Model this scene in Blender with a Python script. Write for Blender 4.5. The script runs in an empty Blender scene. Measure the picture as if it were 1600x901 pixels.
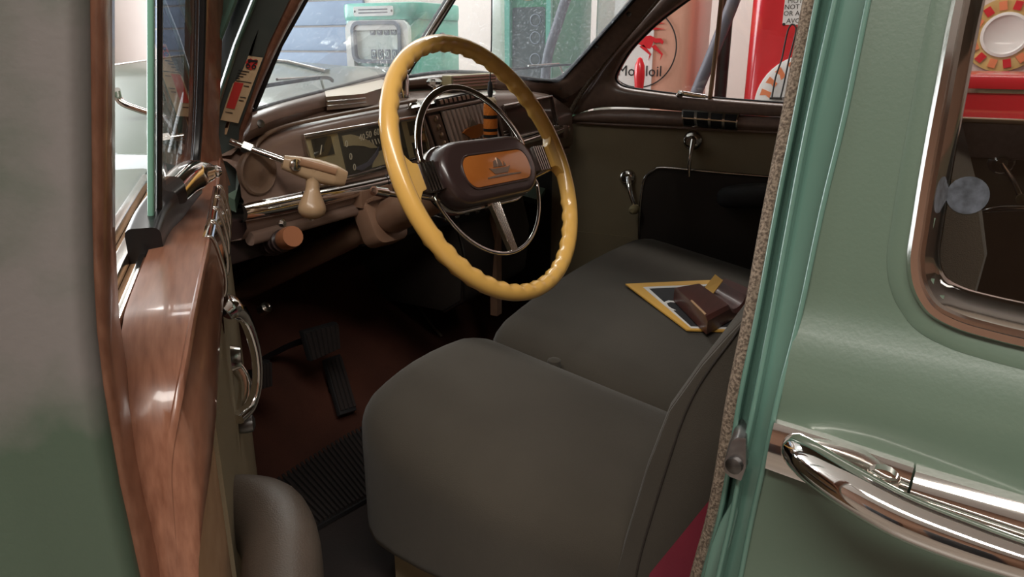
import bpy, bmesh, math, random
from math import sin, cos, pi, radians, sqrt, atan2
from mathutils import Vector, Matrix
random.seed(7)
SC = bpy.context.scene
COL = SC.collection
# ------------------------------------------------------------------ camera
FPX, YAW, PIT = 1156.0, radians(61), radians(18.1)
CAM = Vector((-1.37, 0.0, 1.25))
cd = bpy.data.cameras.new('camera'); co = bpy.data.objects.new('camera', cd); COL.objects.link(co)
cd.sensor_width = 36; cd.lens = FPX / 1600 * 36; cd.clip_start = .02; cd.clip_end = 100
co.location = CAM; co.rotation_euler = (pi / 2 - PIT, 0, -YAW)
SC.camera = co
# ------------------------------------------------------------------ world, lamps, exposure
W = bpy.data.worlds.new('world'); SC.world = W; W.use_nodes = True
W.node_tree.nodes['Background'].inputs[0].default_value = (.86, .93, 1, 1)
W.node_tree.nodes['Background'].inputs[1].default_value = 1.0
def area(name, loc, rot, sx, sy, power, col=(1, 1, 1)):
    l = bpy.data.lights.new(name, 'AREA'); l.shape = 'RECTANGLE'; l.size = sx; l.size_y = sy
    l.energy = power; l.color = col
    o = bpy.data.objects.new(name, l); COL.objects.link(o); o.location = loc; o.rotation_euler = rot
    return o
# daylight in the opening of window_1 (left of the frame) and two rows of shop ceiling tubes above it
area('window_front_offscreen', (-.35, 7.45, 1.9), (radians(-90), 0, 0), 5.2, 3.0, 290, (.93, .97, 1))
area('ceiling_tubes_pumps_offscreen', (2.0, 2.2, 3.55), (0, 0, 0), .5, 5.0, 110, (1, .97, .93))
area('ceiling_tubes_rear_offscreen', (-2.6, -.8, 3.55), (0, 0, 0), .5, 4.0, 120, (1, .95, .88))
SC.view_settings.view_transform = 'Standard'; SC.view_settings.look = 'None'
SC.view_settings.gamma = 1; SC.view_settings.use_curve_mapping = False
SC.view_settings.exposure = .6
# ------------------------------------------------------------------ photograph geometry helpers
AX = Vector((sin(YAW) * cos(PIT), cos(YAW) * cos(PIT), -sin(PIT)))
RX = Vector((cos(YAW), -sin(YAW), 0)); UX = RX.cross(AX)
def ray(px, py): return AX + RX * ((px - 800) / FPX) + UX * ((450.5 - py) / FPX)
def onX(px, py, v): d = ray(px, py); return CAM + d * ((v - CAM.x) / d.x)
def onY(px, py, v): d = ray(px, py); return CAM + d * ((v - CAM.y) / d.y)
def onZ(px, py, v): d = ray(px, py); return CAM + d * ((v - CAM.z) / d.z)
def onP(px, py, p0, n): d = ray(px, py); n = V(n); return CAM + d * ((V(p0) - CAM).dot(n) / d.dot(n))
V = Vector
def onS(px, py, f):                       # meets the surface x = f(y, z)
    x = f(.3, 1.0)
    for _ in range(14):
        p = onX(px, py, x); x = f(p.y, p.z)
    return onX(px, py, x)
def lerp(tab, v):
    if v <= tab[0][0]: a, b = tab[0], tab[1]
    elif v >= tab[-1][0]: a, b = tab[-2], tab[-1]
    else:
        for a, b in zip(tab, tab[1:]):
            if a[0] <= v <= b[0]: break
    t = (v - a[0]) / (b[0] - a[0]); return a[1] + (b[1] - a[1]) * t
# ------------------------------------------------------------------ mesh helpers
V = Vector
def cr(pts, n=6, closed=False):
    pts = [V(p) for p in pts]; out = []; m = len(pts)
    for i in range(m if closed else m - 1):
        if closed: a, b, c, d = pts[i - 1], pts[i], pts[(i + 1) % m], pts[(i + 2) % m]
        else: a, b, c, d = pts[max(i - 1, 0)], pts[i], pts[i + 1], pts[min(i + 2, m - 1)]
        for k in range(n):
            t = k / n
            out.append(.5 * ((2 * b) + (c - a) * t + (2 * a - 5 * b + 4 * c - d) * t * t + (3 * b - a - 3 * c + d) * t ** 3))
    if not closed: out.append(pts[-1])
    return out
def circ(r, n=10, sy=1.0): return [(r * cos(2 * pi * i / n), r * sy * sin(2 * pi * i / n)) for i in range(n)]
def rrect(w, h, r, n=3):
    out = []
    for cx, cy, a0 in ((w / 2 - r, h / 2 - r, 0), (-w / 2 + r, h / 2 - r, 90), (-w / 2 + r, -h / 2 + r, 180), (w / 2 - r, -h / 2 + r, 270)):
        for k in range(n + 1):
            a = radians(a0 + 90 * k / n); out.append((cx + r * cos(a), cy + r * sin(a)))
    return out
class MB:
    def __init__(s): s.v = []; s.f = []
    def add(s, vs, fs):
        o = len(s.v); s.v += [V(p) for p in vs]; s.f += [tuple(i + o for i in f) for f in fs]; return s
    def grid(s, rows, cu=False, cv=False, cap=False):
        n = len(rows[0]); m = len(rows); vs = [p for r in rows for p in r]; fs = []
        for i in range(m if cv else m - 1):
            for j in range(n if cu else n - 1):
                a = i * n + j; b = i * n + (j + 1) % n; c = ((i + 1) % m) * n + (j + 1) % n; d = ((i + 1) % m) * n + j
                fs.append((a, b, c, d))
        if cap: fs += [tuple(range(n))[::-1], tuple((m - 1) * n + j for j in range(n))]
        return s.add(vs, fs)
    def box(s, c, size, R=None):
        c = V(c); x, y, z = (k / 2 for k in size)
        vs = [V((a * x, b * y, d * z)) for a in (-1, 1) for b in (-1, 1) for d in (-1, 1)]
        if R: vs = [R @ p for p in vs]
        return s.add([c + p for p in vs], [(0, 1, 3, 2), (4, 6, 7, 5), (0, 4, 5, 1), (2, 3, 7, 6), (0, 2, 6, 4), (1, 5, 7, 3)])
    def sweep(s, path, prof, up=(0, 0, 1), closed=False, scale=None, cap=True):
        path = [V(p) for p in path]; m = len(path); rows = []; up = V(up) if up is not None else None; N0 = None
        if not isinstance(prof, list): prof = circ(prof)
        for i, p in enumerate(path):
            if closed: T = path[(i + 1) % m] - path[i - 1]
            else: T = path[min(i + 1, m - 1)] - path[max(i - 1, 0)]
            T.normalize()
            if up is not None: N = up - T * up.dot(T)
            else:
                if N0 is None:
                    N0 = V((0, 0, 1)) if abs(T.z) < .9 else V((1, 0, 0))
                N = N0 - T * N0.dot(T); N0 = N.normalized()
            N.normalize(); B = T.cross(N); k = scale[i] if scale else 1
            if not isinstance(k, tuple): k = (k, k)
            rows.append([p + B * (a * k[0]) + N * (b * k[1]) for a, b in prof])
        return s.grid(rows, cu=True, cv=closed, cap=cap and not closed)
    def lathe(s, o, ax, prof, n=20, arc=2 * pi, ring=False):
        o = V(o); ax = V(ax).normalized(); e = ax.orthogonal().normalized(); g = ax.cross(e); rows = []
        for r, h in prof:
            rows.append([o + ax * h + (e * cos(arc * i / n) + g * sin(arc * i / n)) * max(r, 1e-5) for i in range(n)])
        return s.grid(rows, cu=True, cv=ring, cap=not ring)
    def prism(s, pts, off):
        pts = [V(p) for p in pts]; n = len(pts); off = V(off)
        fs = [tuple(range(n))[::-1], tuple(range(n, 2 * n))] + [(i, (i + 1) % n, n + (i + 1) % n, n + i) for i in range(n)]
        return s.add(pts + [p + off for p in pts], fs)
    def sheet(s, rows, off):                 # a grid given thickness, off = vector or function(point)
        m, n = len(rows), len(rows[0]); rows = [[V(p) for p in r] for r in rows]
        f = off if callable(off) else (lambda p: V(off))
        s.grid(rows); b = len(s.v) - m * n
        o = len(s.v); s.v += [p + f(p) for r in rows for p in r]
        for i in range(m - 1):
            for j in range(n - 1):
                a = o + i * n + j; s.f.append((a, a + n, a + n + 1, a + 1))
        ring = [j for j in range(n)] + [i * n + n - 1 for i in range(1, m)] + [(m - 1) * n + j for j in range(n - 2, -1, -1)] + [i * n for i in range(m - 2, 0, -1)]
        for i, k in enumerate(ring):
            k2 = ring[(i + 1) % len(ring)]; s.f.append((b + k2, b + k, o + k, o + k2))
        return s
def mesh_obj(name, mb, mat, angle=40, off=None, bevel=0):
    me = bpy.data.meshes.new(name); o3 = V(off) if off is not None else V((0, 0, 0))
    me.from_pydata([p - o3 for p in mb.v], [], mb.f)
    bm = bmesh.new(); bm.from_mesh(me)
    bmesh.ops.remove_doubles(bm, verts=bm.verts, dist=1e-6)
    bmesh.ops.recalc_face_normals(bm, faces=bm.faces)
    if bevel:
        es = [e for e in bm.edges if len(e.link_faces) == 2 and e.calc_face_angle(0) > radians(35)]
        bmesh.ops.bevel(bm, geom=es, offset=bevel, segments=2, profile=.6, affect='EDGES', clamp_overlap=True)
    bm.to_mesh(me); bm.free()
    me.polygons.foreach_set('use_smooth', [True] * len(me.polygons)); me.set_sharp_from_angle(angle=radians(angle))
    if mat: me.materials.append(mat)
    o = bpy.data.objects.new(name, me); COL.objects.link(o); return o
def tag(o, label, cat, group=None, kind=None):
    o['label'] = label; o['category'] = cat
    if group: o['group'] = group
    if kind: o['kind'] = kind
    return o
def thing(name, label, cat, loc=(0, 0, 0), group=None, M=None):
    o = bpy.data.objects.new(name, None); COL.objects.link(o); o.empty_display_size = .05
    if M is not None: o.matrix_world = M; o['_local'] = 1
    else: o.location = loc
    return tag(o, label, cat, group)
def root(o):
    while o.parent: o = o.parent
    return o
def part(name, mb, mat, parent, label=None, angle=40, bevel=0, kind=None):
    r = root(parent); off = None if '_local' in r else r.location.copy()
    o = mesh_obj(name, mb, mat, angle, off, bevel); o.parent = parent
    if label: o['label'] = label
    if kind: o['kind'] = kind
    return o
def solo(name, mb, mat, label, cat, group=None, angle=40, bevel=0):
    c = V((0, 0, 0))
    xs = [p.x for p in mb.v]; ys = [p.y for p in mb.v]; zs = [p.z for p in mb.v]
    c = V(((min(xs) + max(xs)) / 2, (min(ys) + max(ys)) / 2, min(zs)))
    o = mesh_obj(name, mb, mat, angle, c, bevel); o.location = c; return tag(o, label, cat, group)
def struct(name, mb, mat, bevel=0, parent=None):
    o = mesh_obj(name, mb, mat, 40, None, bevel)
    if parent: o.parent = parent
    else: o['kind'] = 'structure'
    return o
def text_part(name, s, size, mat, parent, o, ex, ey, depth=.0006, label=None, align='CENTER', arc=None):
    cu = bpy.data.curves.new('t', 'FONT'); cu.body = s; cu.size = size; cu.extrude = depth; cu.align_x = align; cu.align_y = 'CENTER'; cu.resolution_u = 2
    t = bpy.data.objects.new('t', cu); COL.objects.link(t); bpy.context.view_layer.update()
    me = bpy.data.meshes.new_from_object(t.evaluated_get(bpy.context.evaluated_depsgraph_get()))
    bpy.data.objects.remove(t); bpy.data.curves.remove(cu)
    ex = V(ex).normalized(); ey = V(ey).normalized(); n = ex.cross(ey); o = V(o)
    mb = MB()
    def tr(c):
        if arc:
            a = pi / 2 - c.x / arc; rr = arc + c.y
            return o + ex * (rr * cos(a)) + ey * (rr * sin(a)) + n * c.z
        return o + ex * c.x + ey * c.y + n * c.z
    mb.add([tr(v.co) for v in me.vertices], [tuple(p.vertices) for p in me.polygons])
    bpy.data.meshes.remove(me)
    return part(name, mb, mat, parent, label, angle=20)
# ------------------------------------------------------------------ materials
def mat(name, col, rough=.5, metal=0, var=None, scale=8, amt=.5, stretch=(1, 1, 1), bump=0, bscale=200, coat=0, spec=.5, sheen=0, detail=4, trans=0, emit=0):
    m = bpy.data.materials.new(name); m.use_nodes = True; nt = m.node_tree; b = nt.nodes['Principled BSDF']
    def c4(c): return (*[((k / 255 + .055) / 1.055) ** 2.4 if k / 255 > .04045 else k / 255 / 12.92 for k in c], 1)
    b.inputs['Base Color'].default_value = c4(col); b.inputs['Roughness'].default_value = rough; b.inputs['Metallic'].default_value = metal
    b.inputs['Coat Weight'].default_value = coat; b.inputs['Coat Roughness'].default_value = .08
    b.inputs['Specular IOR Level'].default_value = spec; b.inputs['Sheen Weight'].default_value = sheen
    b.inputs['Transmission Weight'].default_value = trans
    if emit: b.inputs['Emission Color'].default_value = c4(col); b.inputs['Emission Strength'].default_value = emit
    tc = nt.nodes.new('ShaderNodeTexCoord'); mp = nt.nodes.new('ShaderNodeMapping'); mp.inputs['Scale'].default_value = stretch
    nt.links.new(tc.outputs['Object'], mp.inputs[0])
    if var:
        n = nt.nodes.new('ShaderNodeTexNoise'); n.inputs['Scale'].default_value = scale; n.inputs['Detail'].default_value = detail
        nt.links.new(mp.outputs[0], n.inputs[0])
        r = nt.nodes.new('ShaderNodeValToRGB'); r.color_ramp.elements[0].position = .5 - amt / 2; r.color_ramp.elements[1].position = .5 + amt / 2
        r.color_ramp.elements[0].color = c4(col); r.color_ramp.elements[1].color = c4(var)
        nt.links.new(n.outputs[0], r.inputs[0]); nt.links.new(r.outputs[0], b.inputs['Base Color'])
    if bump:
        n2 = nt.nodes.new('ShaderNodeTexNoise'); n2.inputs['Scale'].default_value = bscale; n2.inputs['Detail'].default_value = 2
        nt.links.new(mp.outputs[0], n2.inputs[0])
        bp = nt.nodes.new('ShaderNodeBump'); bp.inputs['Strength'].default_value = bump; bp.inputs['Distance'].default_value = .002
        nt.links.new(n2.outputs[0], bp.inputs['Height']); nt.links.new(bp.outputs[0], b.inputs['Normal'])
    return m
def glass(name, tint=(1, 1, 1), rough=0.0, fac=.08):
    m = bpy.data.materials.new(name); m.use_nodes = True; nt = m.node_tree; nt.nodes.remove(nt.nodes['Principled BSDF'])
    out = nt.nodes['Material Output']; t = nt.nodes.new('ShaderNodeBsdfTransparent'); t.inputs[0].default_value = (*tint, 1)
    g = nt.nodes.new('ShaderNodeBsdfGlossy'); g.inputs['Roughness'].default_value = rough
    lw = nt.nodes.new('ShaderNodeLayerWeight'); lw.inputs[0].default_value = .5
    fr = nt.nodes.new('ShaderNodeMath'); fr.operation = 'POWER'; fr.inputs[1].default_value = 4.0; nt.links.new(lw.outputs['Facing'], fr.inputs[0])
    mx = nt.nodes.new('ShaderNodeMixShader')
    ad = nt.nodes.new('ShaderNodeMath'); ad.operation = 'ADD'; ad.inputs[1].default_value = fac; ad.use_clamp = True
    nt.links.new(fr.outputs[0], ad.inputs[0]); nt.links.new(ad.outputs[0], mx.inputs[0])
    nt.links.new(t.outputs[0], mx.inputs[1]); nt.links.new(g.outputs[0], mx.inputs[2]); nt.links.new(mx.outputs[0], out.inputs[0])
    return m
M = {}
M['green'] = mat('green_paint', (80, 96, 82), .32, var=(88, 104, 90), scale=3, amt=.7, coat=.35, bump=.05, bscale=300)
M['green_worn'] = mat('worn_green_paint', (70, 84, 70), .45, var=(112, 107, 104), scale=7, amt=.16, coat=.1, detail=6, bump=.08, bscale=250)
M['jamb'] = mat('jamb_green_paint', (82, 112, 100), .22, var=(90, 122, 110), scale=6, amt=.8, coat=.6)
M['jamb_dark'] = mat('dark_grey_green', (52, 62, 60), .5, var=(70, 74, 70), scale=20)  # dark grey-green on the pillar jamb, one edge strip and the door core
M['garnish'] = mat('brown_grained_garnish', (116, 74, 56), .3, var=(152, 106, 84), scale=22, amt=.6, stretch=(1.2, 12, 3), coat=.35, spec=.4)
M['dashb'] = mat('brown_dash_paint', (114, 93, 82), .32, var=(136, 112, 100), scale=14, amt=.7, stretch=(1, 6, 6), coat=.25)
M['dash_worn'] = mat('mottled_brown_paint', (92, 70, 56), .42, var=(126, 102, 84), scale=18, amt=.6, coat=.1)
M['chrome'] = mat('chrome', (226, 222, 218), .07, 1)
M['chrome2'] = mat('worn_chrome', (200, 196, 190), .18, 1, bump=.05, bscale=60)
M['steel'] = mat('dull_steel', (130, 130, 130), .4, 1, var=(90, 86, 82), scale=40)
M['alu'] = mat('brushed_aluminium', (190, 182, 170), .28, 1, bump=.06, bscale=120, stretch=(1, 8, 8))
M['seat'] = mat('brown_grey_seat_cloth', (60, 55, 48), .95, var=(72, 66, 58), scale=7, amt=.8, bump=.35, bscale=900, spec=.15, sheen=.12)
M['piping'] = mat('seat_piping', (96, 86, 72), .9, bump=.3, bscale=900)
M['tan_cloth'] = mat('tan_door_cloth', (146, 132, 108), .95, var=(132, 118, 94), scale=5, amt=.8, bump=.3, bscale=800, spec=.15)
M['board'] = mat('tan_board', (186, 150, 116), .8, var=(170, 132, 98), scale=40)
M['dark_vinyl'] = mat('dark_vinyl', (44, 38, 34), .6, var=(52, 45, 40), scale=9, bump=.2, bscale=500)
M['arm_vinyl'] = mat('armrest_vinyl', (74, 64, 56), .42, var=(86, 75, 66), scale=14, bump=.25, bscale=700)
M['rubber'] = mat('black_rubber', (26, 24, 25), .7, bump=.2, bscale=200)
M['black'] = mat('black_enamel', (20, 20, 22), .35)
M['carpet'] = mat('red_brown_carpet', (80, 48, 38), 1, var=(54, 36, 31), scale=7, amt=.7, bump=.6, bscale=500, spec=.05)
M['floormat'] = mat('dark_rubber_floor', (32, 26, 24), .85, var=(40, 29, 26), scale=8, bump=.3, bscale=200)
M['maroon'] = mat('maroon_cloth', (128, 34, 52), .9, var=(112, 28, 46), scale=12, bump=.3, bscale=900, spec=.15, sheen=.2)
M['ivory'] = mat('ivory_wheel_plastic', (222, 170, 84), .26, var=(230, 184, 104), scale=6, amt=.9, coat=.4)
M['beige'] = mat('beige_plastic', (176, 148, 116), .4, var=(158, 126, 94), scale=16, coat=.2)
M['hub'] = mat('dark_brown_bakelite', (52, 38, 36), .3, coat=.3)
M['amber'] = mat('amber_lens', (150, 84, 34), .18, var=(168, 100, 46), scale=18, coat=.6)
M['silver'] = mat('silver_emblem', (190, 176, 160), .3, 1)
M['windlace'] = mat('woven_windlace', (146, 130, 114), 1, var=(92, 80, 70), scale=420, amt=.3, detail=1, bump=.8, bscale=420, spec=.1)
M['gauge'] = mat('dark_gauge_face', (62, 58, 50), .35, var=(76, 72, 60), scale=20)
M['gauge_tan'] = mat('tan_gauge_plate', (182, 168, 130), .4, var=(160, 146, 110), scale=20)
M['digit'] = mat('gauge_lettering', (214, 205, 180), .6)
M['ink'] = mat('black_ink', (30, 28, 30), .7)
M['paper'] = mat('aged_paper', (206, 178, 142), .9, var=(190, 160, 124), scale=30)
M['red_ink'] = mat('red_ink', (196, 52, 46), .8)
M['orange_fur'] = mat('orange_fur', (196, 104, 34), 1, var=(214, 128, 52), scale=60, bump=.8, bscale=300)
M['white_fur'] = mat('cream_fur', (212, 190, 160), 1, bump=.8, bscale=300)
M['black_fur'] = mat('black_fur', (26, 22, 20), 1, bump=.8, bscale=300)
M['wood'] = mat('dark_red_wood', (84, 44, 36), .4, var=(66, 34, 30), scale=12, stretch=(1, 7, 7), coat=.2)
M['yellow'] = mat('yellow_card', (214, 164, 74), .7)
M['headliner'] = mat('tan_headliner', (120, 108, 90), 1)
M['pump_turq'] = mat('turquoise_enamel', (96, 176, 158), .3, var=(112, 188, 170), scale=6, coat=.4)
M['pump_green'] = mat('green_enamel', (52, 128, 92), .3, var=(66, 142, 106), scale=5, coat=.4)
M['pump_red'] = mat('red_enamel', (214, 40, 50), .25, coat=.5)
M['pump_pink'] = mat('salmon_enamel', (222, 166, 144), .35, coat=.3)
M['pump_white'] = mat('white_enamel', (236, 234, 232), .3, coat=.4)
M['dial_white'] = mat('pump_dial_white', (222, 232, 228), .4)
M['slate'] = mat('blackboard_slate', (60, 68, 66), .8, var=(74, 80, 78), scale=30)
M['hose'] = mat('grey_hose', (92, 90, 100), .5)
M['plastic_grey'] = mat('grey_gasket', (120, 126, 138), .5)
M['gold'] = mat('gold_paint', (206, 176, 110), .4)
M['bar'] = mat('pale_grille_bar', (196, 176, 168), .35, var=(180, 160, 150), scale=30, coat=.3)
M['wallp'] = mat('pale_wall_paint', (214, 200, 194), .8, var=(206, 190, 184), scale=2)
M['shutter'] = mat('blue_grey_shutter', (128, 142, 166), .5, var=(116, 130, 156), scale=4)
M['wall_warm'] = mat('warm_plank_wall', (122, 86, 62), .7, var=(92, 64, 48), scale=6, stretch=(1, 1, 10))
M['concrete'] = mat('polished_concrete', (132, 122, 112), .35, var=(112, 102, 94), scale=3)
M['ceil'] = mat('ceiling_white', (230, 226, 220), .9)
M['teal_car'] = mat('teal_car_paint', (92, 146, 140), .32, coat=.25)
M['tire'] = mat('tyre_rubber', (30, 30, 32), .8)
M['clear'] = glass('clear_glass'); M['clear_edge'] = mat('green_glass_edge', (120, 170, 150), .2, coat=.5)
M['windshield'] = glass('dusty_windshield_glass', (.93, .96, .96), .0, .01)
def dust(m, base, specks):
    nt = m.node_tree; out = nt.nodes['Material Output']; src = out.inputs[0].links[0].from_socket
    df = nt.nodes.new('ShaderNodeBsdfTranslucent'); df.inputs[0].default_value = (.8, .85, .95, 1)
    tc = nt.nodes.new('ShaderNodeTexCoord'); n = nt.nodes.new('ShaderNodeTexNoise'); n.inputs['Scale'].default_value = 150; n.inputs['Detail'].default_value = 1
    nt.links.new(tc.outputs['Object'], n.inputs[0]); r = nt.nodes.new('ShaderNodeValToRGB')
    r.color_ramp.elements[0].position = .62; r.color_ramp.elements[0].color = (base,) * 3 + (1,); r.color_ramp.elements[1].position = .72; r.color_ramp.elements[1].color = (specks,) * 3 + (1,)
    mx = nt.nodes.new('ShaderNodeMixShader'); nt.links.new(n.outputs[0], r.inputs[0]); nt.links.new(r.outputs[0], mx.inputs[0])
    nt.links.new(src, mx.inputs[1]); nt.links.new(df.outputs[0], mx.inputs[2]); nt.links.new(mx.outputs[0], out.inputs[0])
dust(M['windshield'], .03, .14)
M['tint'] = glass('dark_side_glass', (.8, .79, .76), .0, .05)
# ================================================================== THE ROOM
def quad(mb, a, b, c, d): return mb.add([a, b, c, d], [(0, 1, 2, 3)])
struct('floor', MB().box((-.7, 1.5, -.05), (8.8, 12.2, .1)), M['concrete'])
struct('ceiling', MB().box((-.7, 1.5, 3.65), (8.8, 12.2, .1)), M['ceil'])
struct('wall_right', MB().box((3.65, 1.5, 1.8), (.1, 12.2, 3.6)), M['wallp'])
struct('wall_left', MB().box((-5.05, 1.5, 1.8), (.1, 12.2, 3.6)), M['wall_warm'])
struct('wall_rear', MB().box((-.7, -4.55, 1.8), (8.6, .1, 3.6)), M['wall_warm'])
wf = MB()
wf.box((-.7, 7.55, .2), (8.6, .1, .4)).box((-.7, 7.55, 3.5), (8.6, .1, .2)).box((-4.0, 7.55, 1.9), (2.0, .1, 3.0)).box((2.95, 7.55, 1.9), (1.3, .1, 3.0))
struct('wall_front', wf, M['wallp'])
dm = MB()
for k in range(14): dm.box((3.585, 5.4, .11 + k * .2), (.03, 2.6, .185))
struct('door_1', dm, M['shutter'], .008)
wn = struct('window_1', MB().box((-.35, 7.53, .43), (5.3, .08, .06)).box((-.35, 7.53, 3.37), (5.3, .08, .06)), M['pump_white'])
for k in range(6):
    o = mesh_obj('mullion', MB().box((-2.97 + k * 1.048, 7.53, 1.9), (.06, .08, 2.9)), M['pump_white']); o.parent = wn
for k, (x, y, sx, sy) in enumerate(((2.0, 2.2, .5, 5.0), (-2.6, -.8, .5, 4.0), (-2.6, 3.2, .5, 3.0))):
    struct('trim_%d' % (k + 1), MB().box((x - sx / 2 - .04, y, 3.57), (.06, sy + .14, .06)).box((x + sx / 2 + .04, y, 3.57), (.06, sy + .14, .06)).box((x, y - sy / 2 - .04, 3.57), (sx, .06, .06)).box((x, y + sy / 2 + .04, 3.57), (sx, .06, .06)), M['pump_white'])
# ================================================================== PUMPS BEHIND THE CAR
PX = 2.0                                     # plane of the pump fronts, they face the car
EXL, EZ = V((0, -1, 0)), V((0, 0, 1))        # right and up on a pump front
def rbox(mb, x0, x1, y0, y1, z0, z1, r, n=4):  # upright box with rounded vertical corners
    out = [(x0 + (x1 - x0) / 2 + a, y0 + (y1 - y0) / 2 + b) for a, b in rrect(x1 - x0, y1 - y0, r, n)]
    return mb.prism([(a, b, z0) for a, b in out], (0, 0, z1 - z0))
def frontp(mb, pts, th, x=PX): return mb.prism([(x, y, z) for y, z in pts], (-th, 0, 0))
def rr_yz(yc, zc, w, h, r, n=4): return [(yc + a, zc + b) for a, b in rrect(w, h, r, n)]
def ring_yz(mb, yc, zc, w, h, r, bw, x, th):
    o = rr_yz(yc, zc, w, h, r); i = rr_yz(yc, zc, w - 2 * bw, h - 2 * bw, max(r - bw, .004)); n = len(o)
    rows = [[V((x, *p)) for p in o], [V((x - th, *p)) for p in o], [V((x - th, *p)) for p in i], [V((x, *p)) for p in i]]
    return mb.grid(rows, cu=True, cv=True)
# turquoise pump with a counter window
t = thing('petrol_pump', 'turquoise petrol pump with a white counter dial seen through the windshield', 'petrol pump', (PX + .23, 2.705, 0), 'petrol pumps in a row')
part('body', rbox(MB(), PX + .015, PX + .45, 2.455, 2.955, .0, 1.40, .04), M['pump_turq'], t)
part('top_cap', rbox(MB(), PX, PX + .46, 2.44, 2.97, 1.385, 1.475, .07), M['pump_turq'], t, bevel=.02)
part('foot', rbox(MB(), PX - .02, PX + .48, 2.42, 2.99, 0, .06, .03), M['black'], t)
dl = part('dial', frontp(MB(), rr_yz(2.705, 1.272, .34, .22, .04), .008, PX + .012), M['dial_white'], t)
part('bezel', ring_yz(MB(), 2.705, 1.24, .43, .29, .05, .05, PX + .016, .03), M['pump_white'], t)
part('gasket', ring_yz(MB(), 2.705, 1.272, .34, .22, .05, .02, PX + .014, .038), M['plastic_grey'], t)
for zc in (1.335, 1.21):
    for k in range(4):
        dg = part('counter_wheel', frontp(MB(), rr_yz(2.74 - k * .048, zc, .034, .05, .006), .006, PX + .006), M['plastic_grey'], dl)
        text_part('digit', '0', .045, M['dial_white'], dg, (PX - .0012, 2.74 - k * .048, zc), EXL, EZ)
np_ = part('name_plate', frontp(MB(), rr_yz(2.725, 1.432, .27, .05, .012), .006), M['pump_white'], t)
for k in range(2): part('print_line', MB().box((PX - .0063, 2.725, 1.424 + .016 * k), (.001, .2, .006)), M['hose'], np_)
for yy in (2.85, 2.6): part('screw', MB().lathe((PX - .005, yy, 1.432), (-1, 0, 0), [(.006, 0), (.006, .003), (.002, .005)], 8), M['steel'], t)
part('side_latch', MB().lathe((PX + .25, 2.455, 1.29), (0, -1, 0), [(.035, 0), (.035, .01), (.016, .02), (.016, .05)], 12), M['steel'], t)
# green pump with a slate panel
t = thing('petrol_pump', 'green petrol pump with a dark slate panel and grey hose', 'petrol pump', (PX + .25, 1.77, 0), 'petrol pumps in a row')
part('body', rbox(MB(), PX, PX + .48, 1.648, 1.90, 0, 1.95, .02), M['pump_green'], t)
part('edge_strip', MB().box((PX - .01, 1.885, 1.0), (.02, .028, 1.9)).box((PX - .01, 1.66, 1.0), (.02, .024, 1.9)), M['pump_turq'], t)
sl = part('slate_panel', frontp(MB(), rr_yz(1.775, 1.15, .176, .56, .012), .006), M['slate'], t)
ring = [(.028, 0), (.03, .003), (.026, .005), (.024, .003)]
for zc in (1.37, 1.29, 1.19):
    part('chalk_mark', MB().lathe((PX - .0055, 1.735, zc), (-1, 0, 0), ring, 20, ring=True), M['plastic_grey'], sl)
part('emblem', MB().lathe((PX, 1.775, 1.545), (-1, 0, 0), [(.085, 0), (.085, .012), (.07, .018), (.062, .012)], 28), M['gold'], t)
part('emblem_face', MB().lathe((PX - .012, 1.775, 1.545), (-1, 0, 0), [(.06, 0), (.06, .003), (.0, .004)], 28), M['pump_white'], t)
part('hose', MB().sweep(cr([(PX + .05, 1.64, 1.75), (PX - .02, 1.55, 1.55), (PX - .06, 1.58, 1.38), (PX - .08, 1.635, 1.18), (PX - .05, 1.655, .9), (PX - .02, 1.66, .5)], 8), .024, up=(1, 0, 0)), M['hose'], t)
# white column between turquoise and green pump, white column beyond green
for yy, w, lab in ((2.2, .08, 'slim white post between the turquoise pump and the green pump'), (1.52, .17, 'broad white post between the green pump and the salmon pump')):
    b = MB(); rbox(b, PX + .42, PX + .42 + w, yy - w / 2, yy + w / 2, 0, 3.6, .02)
    b.box((PX + .42 + w / 2, yy, .05), (w + .04, w + .04, .1))
    solo('post', b, M['pump_white'], lab, 'post', 'white posts')
# salmon pump with the round winged horse sign
t = thing('petrol_pump', 'salmon petrol pump with a round white sign of a red winged horse', 'petrol pump', (PX + .2, 1.13, 0), 'petrol pumps in a row')
part('body', rbox(MB(), PX, PX + .36, .975, 1.30, 0, 2.0, .05), M['pump_pink'], t)
part('white_panel', MB().box((PX - .003, 1.235, .98), (.01, .19, 1.92)), M['pump_white'], t)
xs = PX - .0085
sg = part('sign_ring', MB().lathe((xs, 1.204, 1.243), (-1, 0, 0), [(.174, -.002), (.174, .001), (.169, .001), (.169, -.002)], 56, ring=True), M['ink'], t, 'thin black ring of the sign')
horse = [(-.13, -.04), (-.10, -.012), (-.06, .002), (-.02, .008), (.02, .008), (.05, .012), (.075, .0), (.10, .0), (.112, -.014), (.108, -.026), (.095, -.018), (.075, -.02), (.066, -.012), (.06, -.03), (.05, -.045), (.03, -.04), (.0, -.026), (-.04, -.022), (-.08, -.035), (-.10, -.075), (-.112, -.075), (-.105, -.045)]
part('winged_horse', frontp(MB(), [(1.204 - a, 1.285 + b) for a, b in horse], .002, xs), M['pump_red'], sg)
for k in range(4):
    wgl = [(-.06 + .014 * k, .016 + .016 * k), (.06 + .014 * k, .036 + .024 * k), (.12 - .004 * k, .038 + .024 * k), (.06 + .01 * k, .046 + .024 * k), (-.055 + .012 * k, .028 + .018 * k)]
    part('wing_feather', frontp(MB(), [(1.204 - a, 1.285 + b) for a, b in wgl], .002, xs), M['pump_red'], sg)
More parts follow.
